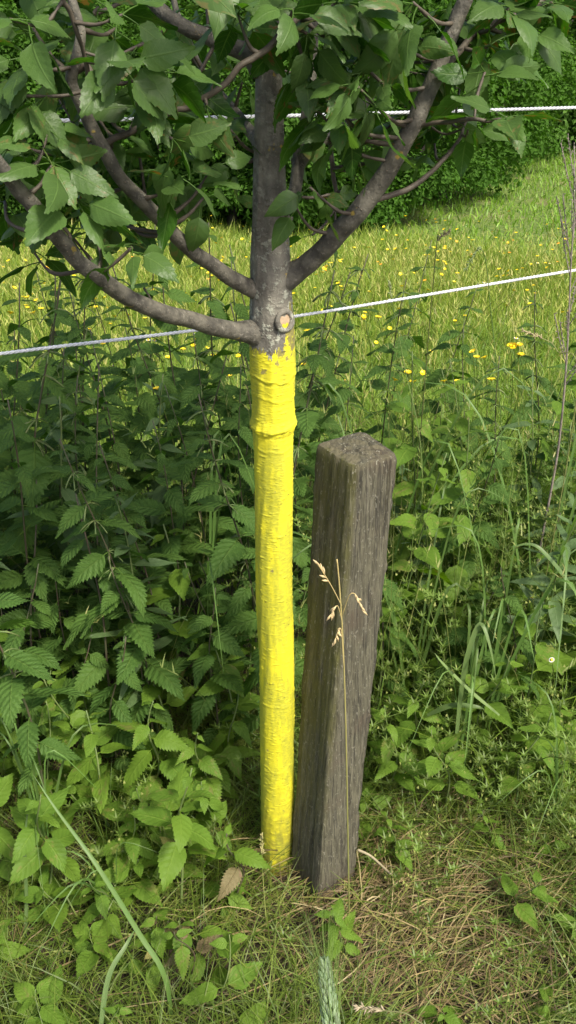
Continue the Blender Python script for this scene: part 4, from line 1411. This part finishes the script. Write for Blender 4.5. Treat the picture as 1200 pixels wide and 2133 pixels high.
# panicles
PAN = [([(560, 1990, 1.02), (548, 1830, 1.1), (545, 1740, 1.12)], (.42, .38, .16), "pale flowering grass stalk touching the foot of the yellow trunk"),
       ([(900, 2200, .62), (860, 2120, .64), (800, 2105, .65), (745, 2098, .66)], (.40, .33, .22), "blurred-looking beige grass panicle at the bottom edge"),
       ([(860, 1100, 1.95), (905, 560, 2.0), (915, 500, 2.0), (935, 482, 2.0)], (.16, .14, .09), "dark nodding grass panicle above the lower rope"),
       ([(1200, 840, 1.7), (1160, 730, 1.75), (1130, 705, 1.76), (1090, 690, 1.77)], (.48, .40, .22), "straw-coloured nodding panicle near the right edge"),
       ([(1045, 1000, 1.9), (1020, 620, 1.95), (1003, 520, 1.95), (970, 560, 1.95)], (.22, .30, .12), "tall bent green grass stem crossing the lower rope"),
       ([(880, 1000, 1.85), (840, 750, 1.9), (815, 620, 1.9), (812, 590, 1.9)], (.34, .40, .18), "pale green flowering stem in front of the lower rope")]
for pts_, c, lab in PAN:
    W_ = np.array([at(*q) for q in pts_])
    root = W_[0] * np.array([1, 1, 0])
    root[2] = float(gh(root[0], root[1]))
    o = ob("flowering_grass", None)
    o.location = root
    tag(o, lab, "grass")
    if W_[0][2] - root[2] > .05:
        W_ = np.vstack([root, W_])
    S = spline(W_ - root, 40)
    V, F, u = tube(S, np.linspace(.0014, .0007, 40), 5)
    child("stem", MB().add(V, F, u, np.array(c) * [.6, .75, .5]).mesh("stem", M_BLADE), o)
    mb = MB()
    spikelets(mb, S[29:], 34, .009, c, r6, .45)
    child("panicle", mb.mesh("panicle", M_STRAW), o)

# dead stalk at the right edge
W_ = np.array([at(1150, 1010, 1.9), at(1170, 870, 1.9), at(1182, 720, 1.9), at(1189, 560, 1.9), at(1197, 440, 1.9), at(1203, 390, 1.9)])
root = W_[0].copy()
root[2] = float(gh(root[0], root[1]))
root[0] -= .01
o = ob("dead_dock_stalk", None)
o.location = root
tag(o, "dead brown branching seed stalk at the right edge where the rope disappears", "dead stalk")
S = spline(np.vstack([root, W_]) - root, 60)
V, F, u = tube(S, np.linspace(.0034, .0010, 60), 7)
child("stem", mesh_from("stem", V, F, u, mat=M_DEAD), o)
for k in range(22):
    i0 = int(24 + k * 1.6)
    a, Lb = r6.uniform(0, 6.28), r6.uniform(.05, .13)
    d = np.array([math.cos(a) * .45, math.sin(a) * .45, 1.])
    Q = spline(np.array([S[i0], S[i0] + d * Lb * .5, S[i0] + d * Lb + [0, 0, .01]]), 10)
    mb = MB()
    V, F, u = tube(Q, .0011, 4)
    mb.add(V, F, u)
    spikelets(mb, Q[2:], 16, .007, (.5, .5, .5), r6, .9)
    child("seed_branch", mb.mesh("seed_branch", M_DEAD), o)

# broken straw by the post foot
W_ = np.array([at(745, 1770, 1.17), at(775, 1785, 1.16), at(818, 1825, 1.15)])
W_[:, 2] = np.maximum(W_[:, 2], .02)
V, F, u = tube(spline(W_ - W_[0], 14), np.linspace(.003, .002, 14), 6)
o = ob("broken_straw", MB().add(V, F, u, (.36, .30, .20)).mesh("broken_straw", M_STRAW))
o.location = W_[0]
tag(o, "thick pale broken straw sticking out right of the post foot", "straw")


# ------------------------------------------------------------------ meadow flowers
def flower_mesh(name, mat, petals=5, rad=.0095, cup=.5, cen=None):
    mb = MB()
    for k in range(petals):
        a = k * 6.2832 / petals
        ca_, sa_ = math.cos(a), math.sin(a)
        rows = [(0.1, .12, 0), (.55, .55, .22), (.95, .62, .62), (1.0, .2, .8)]
        V = []
        for x, w, z in rows:
            for s_ in (-1, 0, 1):
                xx, yy, z_ = x * rad, s_ * w * rad * (1.0 if petals < 8 else .4), z * cup * rad + abs(s_) * .1 * rad
                V.append((xx * ca_ - yy * sa_, xx * sa_ + yy * ca_, z_))
        F = []
        for i_ in range(3):
            for j_ in range(2):
                q = i_ * 3 + j_
                F.append((q, q + 3, q + 4, q + 1))
        mb.add(V, np.array(F))
    return mb.mesh(name, mat)


BUTTER, ORANGE, DAISY = flower_mesh("petals", M_PETAL), flower_mesh("petals", M_ORANGE), flower_mesh("daisy_petals", M_DAISY, 11, .0065, .15)
mb = MB()
V, F, u = tube(np.array([[0, 0, -.001], [0, 0, .003], [0, 0, .0045]]), [.003, .0035, .0015], 8)
EYE = mb.add(V, F, u).mesh("flower_eye", M_PETAL)
STEMS = []
for k in range(3):
    S = spline(np.array([[0, 0, -1.], [.06 * (k - 1), .05, -.6], [.03, .02 * k, -.25], [0, 0, 0]]), 10)
    V, F, u = tube(S * [1, 1, .35], .0011, 4)
    STEMS.append(MB().add(V, F, u, (.12, .20, .03)).mesh("stem", M_BLADE))
STEMLET = {}


def flower(x, y, h, eye, head, name, label, cat, group, parts=True):
    z = float(gh(x, y))
    o = ob(name, None)
    o.location = (x, y, z)
    tag(o, label, cat, group)
    r_ = r6.uniform(.75, 1.15)
    hd = child("petals", head, o, Matrix.Translation((0, 0, h)) @ Matrix.Rotation(r6.uniform(0, 6.28), 4, 'Z') @ Matrix.Rotation(r6.uniform(0, .7), 4, 'X') @ Matrix.Scale(r_, 4))
    child("stem", STEMS[r6.integers(0, 3)], o, Matrix.Translation((0, 0, h)) @ Matrix.Diagonal((1, 1, h / .35, 1)))
    if eye:
        child("flower_eye", EYE, hd)


# those seen singly: photo position of the flower head and its distance
r6 = np.random.default_rng(8)
NEAR = [(318, 697, 2.0), (22, 653, 2.8), (188, 703, 2.6), (184, 688, 2.9), (214, 717, 2.5), (75, 627, 3.1), (57, 620, 3.2), (86, 644, 3.1), (108, 643, 3.2), (120, 655, 3.0), (110, 691, 2.9), (200, 640, 3.2), (267, 657, 3.0), (407, 706, 2.6), (404, 718, 2.6),
        (433, 727, 2.6), (446, 742, 2.6), (379, 728, 2.7), (350, 745, 2.7), (275, 765, 2.6), (297, 766, 2.6), (134, 799, 2.4), (113, 803, 2.4), (92, 831, 2.2), (477, 783, 2.5), (393, 800, 2.5), (498, 742, 2.7), (455, 660, 3.2), (450, 650, 3.3),
        (882, 764, 2.1), (850, 775, 2.1), (822, 792, 2.2), (860, 796, 2.2), (994, 735, 2.2), (1010, 740, 2.2), (985, 733, 2.3), (1082, 714, 2.3), (1070, 722, 2.3), (1066, 704, 2.3), (1085, 740, 2.3), (953, 795, 2.2), (925, 795, 2.3), (1024, 792, 2.2), (760, 665, 2.8),
        (758, 660, 2.8), (788, 662, 2.9), (676, 560, 4.4), (672, 568, 4.4), (680, 555, 4.4), (662, 552, 4.5), (737, 517, 5.2), (807, 520, 5.0), (824, 519, 5.0), (912, 543, 4.6), (925, 546, 4.6), (1040, 561, 4.3), (1058, 565, 4.3), (1055, 637, 3.2), (1105, 634, 3.2),
        (640, 690, 2.8), (652, 787, 2.4), (632, 760, 2.5), (120, 560, 4.2), (155, 575, 4.1), (240, 660, 3.1), (70, 652, 3.0), (30, 600, 3.6), (420, 560, 4.2), (350, 560, 4.2), (365, 545, 4.4), (440, 575, 4.0), (500, 605, 3.6), (705, 590, 3.8), (690, 640, 3.3), (710, 597, 3.8)]
NEAR += [(float(r6.uniform(0, 500)), float(r6.uniform(560, 720)), None) for k in range(26)] + [(float(r6.uniform(620, 1200)), float(r6.uniform(500, 740)), None) for k in range(22)]
for (px, py, Yd) in NEAR:
    if Yd is None:
        dn = at(px, py, 1.0)[2] - CAMZ
        Yd = (CAMZ - .22) / -dn
    p_ = at(px, py, Yd)
    h = p_[2] - float(gh(p_[0], p_[1]))
    if h < .08:
        h = .1 + .1 * r6.random()
    flower(p_[0], p_[1], min(h, .75), True, BUTTER, "buttercup", "single yellow buttercup on a thin stem in the near meadow", "buttercup", "buttercups in the near meadow")
for k in range(235):
    y = 4.0 + 2.6 * r6.random() ** .8
    x = r6.uniform(-1, 1) * (.36 * y + .3)
    hue = "yellow" if r6.random() < .88 else "orange"
    flower(x, y, r6.uniform(.18, .34), False, BUTTER if hue == "yellow" else ORANGE, "distant_buttercup" if hue == "yellow" else "orange_flower", "tiny %s flower dotting the far tall grass" % hue, "flower", "small %s flowers in the far meadow" % hue)
for (px, py, Yd) in [(309, 709, 2.3), (322, 710, 2.4), (407, 697, 2.6), (427, 741, 2.6), (234, 764, 2.6), (719, 793, 2.4), (1008, 589, 4.0), (1120, 548, 4.6), (1145, 549, 4.6), (812, 625, 3.4), (870, 590, 3.8), (1075, 705, 2.3), (1040, 525, 5.0), (1110, 1245, 1.55), (1150, 1375, 1.42)]:
    p_ = at(px, py, Yd)
    h = max(.08, p_[2] - float(gh(p_[0], p_[1])))
    flower(p_[0], p_[1], h, True, DAISY, "daisy", "small white daisy scattered in the greenery", "daisy", "white daisies")

# ------------------------------------------------------------------ the wood behind the meadow
r7 = np.random.default_rng(31)


def crown_mesh(seed, n, rx, rz, lsz, clumps):
    r = np.random.default_rng(seed)
    d = r.normal(0, 1, (clumps, 3))
    d /= np.linalg.norm(d, axis=1)[:, None]
    rad = r.uniform(.35, 1., clumps)[:, None] ** .6
    cc = d * rad * [rx, rx, rz]
    cc[:, 2] += rz
    cs_ = r.uniform(.16, .36, clumps) * rx
    w = cs_ ** 2 / np.sum(cs_ ** 2)
    ci = r.choice(clumps, n, p=w)
    q = r.normal(0, 1, (n, 3))
    q /= np.linalg.norm(q, axis=1)[:, None]
    q *= (r.random((n, 1)) ** .45)
    P = cc[ci] + q * cs_[ci][:, None] * [1, 1, .75]
    # each leaf: a bent diamond facing outwards and up
    nrm = q + [0, 0, .7] + r.normal(0, .45, (n, 3))
    nrm /= np.linalg.norm(nrm, axis=1)[:, None]
    ax_ = np.cross(nrm, r.normal(0, 1, (n, 3)))
    ax_ /= np.linalg.norm(ax_, axis=1)[:, None]
    bx_ = np.cross(nrm, ax_)
    s_ = (lsz * r.uniform(.7, 1.3, n))[:, None]
    V = np.stack([P, P + ax_ * s_ * .5 + bx_ * s_ * .3 + nrm * s_ * .08, P + ax_ * s_ - nrm * s_ * .15, P + ax_ * s_ * .5 - bx_ * s_ * .3 + nrm * s_ * .08], 1).reshape(-1, 3)
    F = (np.array([[0, 1, 2, 3]])[None] + (np.arange(n) * 4)[:, None, None]).reshape(-1, 4)
    uv = np.tile(np.array([[.5, 0], [1, .5], [.5, 1], [0, .5]]), (n, 1))
    return mesh_from("crown", V, F, uv, rnd=np.repeat(r.random(n) * .6 + r.random(clumps)[ci] * .4, 4), mat=M_FARLEAF, smooth=False)


CROWNS = [crown_mesh(500 + k, 15000, 1.0, 1.25, .058, 70) for k in range(4)]
PALEC = [c.copy() for c in CROWNS[:2]]
for c in PALEC:
    c.materials[0] = M_FARPALE
TRUNKS = []
for k in range(3):
    r = np.random.default_rng(600 + k)
    mb = MB()
    S = spline(np.array([[0, 0, -.2], [.05, .03, .5], [r.normal(0, .1), r.normal(0, .1), 1.3], [r.normal(0, .15), 0, 2.1]]), 16)
    V, F, u = tube(S, np.linspace(.075, .025, 16), 8)
    mb.add(V, F, u)
    for q in range(6):
        a = q * 2.4 + r.random()
        p0 = S[4 + q]
        V, F, u = tube(spline(np.array([p0, p0 + [.25 * math.cos(a), .25 * math.sin(a), .25], p0 + [.6 * math.cos(a), .6 * math.sin(a), .7]]), 8), np.linspace(.03, .008, 8), 6)
        mb.add(V, F, u)
    TRUNKS.append(mb.mesh("trunk", M_FARBARK))


def wood_tree(px, Yd, s, lift, pale, label, group, sz=1.):
    d = (px - 600) / FPX
    x = d * (Yd * math.cos(PITCH) + 1.2 * math.sin(PITCH))
    o = ob("shrub" if lift < .3 else "woodland_tree", None)
    o.location = (x, Yd, float(gh(x, Yd)) - .05)
    o.rotation_euler = (0, 0, r7.uniform(0, 6.28))
    o.scale = (s, s, s * sz)
    cm = (PALEC if pale else CROWNS)[r7.integers(0, 2 if pale else 4)]
    child("crown", cm, o, Matrix.Translation((0, 0, lift)))
    child("trunk", TRUNKS[r7.integers(0, 3)], o)
    return tag(o, label, "shrub" if lift < .3 else "tree", group)


for px in (-560, -400, -250, -110, 20, 140, 255, 365, 475, 580, 675, 765, 850):
    Yd = 7.5 + r7.uniform(-.12, .3) + (0 if px < 700 else (px - 700) * .003)
    wood_tree(px, Yd, r7.uniform(.62, .80), r7.uniform(-.15, .0), False, "dark leafy shrub along the wood edge behind the apple tree", "shrubs along the wood edge")
for px in (-420, -250, -90, 60, 200, 340, 480, 620, 740, 850):
    wood_tree(px, 9.0 + r7.uniform(0, .4), r7.uniform(1.15, 1.4), .5, False, "dark broadleaf tree standing behind the wood-edge shrubs", "trees behind the shrubs")
wood_tree(1085, 11.6, 1.15, -.1, True, "pale green rounded tree beyond the meadow at upper right", None)
wood_tree(935, 8.7, .85, -.1, False, "dark shrub where the wood edge meets the open turf", None)
wood_tree(1010, 10.2, .9, -.1, False, "dark shrub left of the pale green tree", None)
wood_tree(1225, 12.6, 1.3, .1, False, "dark tree shading the corner of the turf at the right edge", None)
for px in (1000, 1130, 1300, 1420, 1550, 1680):
    wood_tree(px, 13.2 + r7.uniform(-.2, .6), r7.uniform(1.4, 1.8), .0, False, "dark tree behind the turf at upper right", "trees behind the turf")
for px in range(-500, 1800, 150):
    wood_tree(px, 16.0 + r7.uniform(-.5, .8), r7.uniform(2.2, 2.8), .3, False, "tall tree deep in the wood", "trees deep in the wood")
# ------------------------------------------------------------------ words that tell look-alikes apart: rows and order from a landmark
ORD = ("first second third fourth fifth sixth seventh eighth ninth tenth eleventh twelfth thirteenth fourteenth fifteenth sixteenth seventeenth eighteenth nineteenth twentieth "
       "twenty-first twenty-second twenty-third twenty-fourth twenty-fifth twenty-sixth twenty-seventh twenty-eighth twenty-ninth thirtieth").split() + ["last"]*9


def order_labels(group, rows, text, rev=False):
    os_ = sorted([o for o in scene.objects if o.parent is None and o.get("group") == group], key=lambda o: o.location.y)
    per = -(-len(os_) // len(rows))
    for k, row in enumerate(rows):
        part = sorted(os_[k * per:(k + 1) * per], key=lambda o: o.location.x / o.location.y, reverse=rev)
        for q, o in enumerate(part):
            o["label"] = text.format(n=ORD[min(q, 29)], row=row)


order_labels("tall nettles left of the trunk", ("front", "second", "third", "back"), "tall dark nettle left of the trunk, {n} from the yellow trunk in the {row} row", True)
order_labels("half-grown nettles left of the trunk", ("front", "middle", "back"), "half-grown nettle left of the trunk, {n} from the trunk in the {row} row", True)
order_labels("low weeds at lower left", ("nearest", "second", "farthest"), "small low weed at lower left, {n} from the left in the {row} row")
order_labels("low weeds right of the post", ("nearer", "farther"), "small low weed right of the post foot, {n} from the post in the {row} row")
order_labels("nettles behind the post", ("",), "dark nettle in tall grass behind the wooden post, {n} from the left")
order_labels("half-grown nettles right of the post", ("",), "half-grown nettle among grass right of the wooden post, {n} from the post")
order_labels("pale plants left of the trunk", ("front", "back"), "pale toothed-leaf plant left of the trunk foot, {n} from the trunk in the {row} row", True)
order_labels("pale plants right of the post", ("front", "back"), "pale toothed-leaf plant right of the post, {n} from the post in the {row} row")
order_labels("broad weeds right of the post", ("",), "broad-leaved weed in the grass right of the post, {n} from the post")
order_labels("shrubs along the wood edge", ("",), "dark leafy shrub along the wood edge, {n} from the left")
order_labels("trees behind the shrubs", ("",), "dark broadleaf tree behind the wood-edge shrubs, {n} from the left")
order_labels("trees behind the turf", ("",), "dark tree behind the turf at upper right, {n} from the left")
order_labels("trees deep in the wood", ("",), "tall tree in the rearmost row of the wood, {n} from the left")
order_labels("lance-leaved plants among the nettles", ("",), "slender plant with narrow grey-green leaves among nettles, {n} from the left")
order_labels("lance-leaved plants right of the post", ("",), "slender narrow-leaved plant in grass right of the post, {n} from the post")
order_labels("tall weeds right of the post", ("",), "tall light green leafy weed right of the post, {n} from the post")
order_labels("buttercups in the near meadow", ("nearest", "second", "third", "fourth", "fifth", "farthest"), "yellow buttercup in the near meadow, {n} from the left in the {row} row")
order_labels("small yellow flowers in the far meadow", ("nearest", "second", "third", "fourth", "fifth", "sixth", "seventh", "eighth", "farthest"), "tiny yellow flower in the far tall grass, {n} from the left in the {row} row")
order_labels("small orange flowers in the far meadow", ("nearer", "farther"), "tiny orange flower in the far tall grass, {n} from the left in the {row} row")
order_labels("white daisies", ("",), "small white daisy scattered in the greenery, {n} from the left")
print("objects", len(bpy.data.objects))
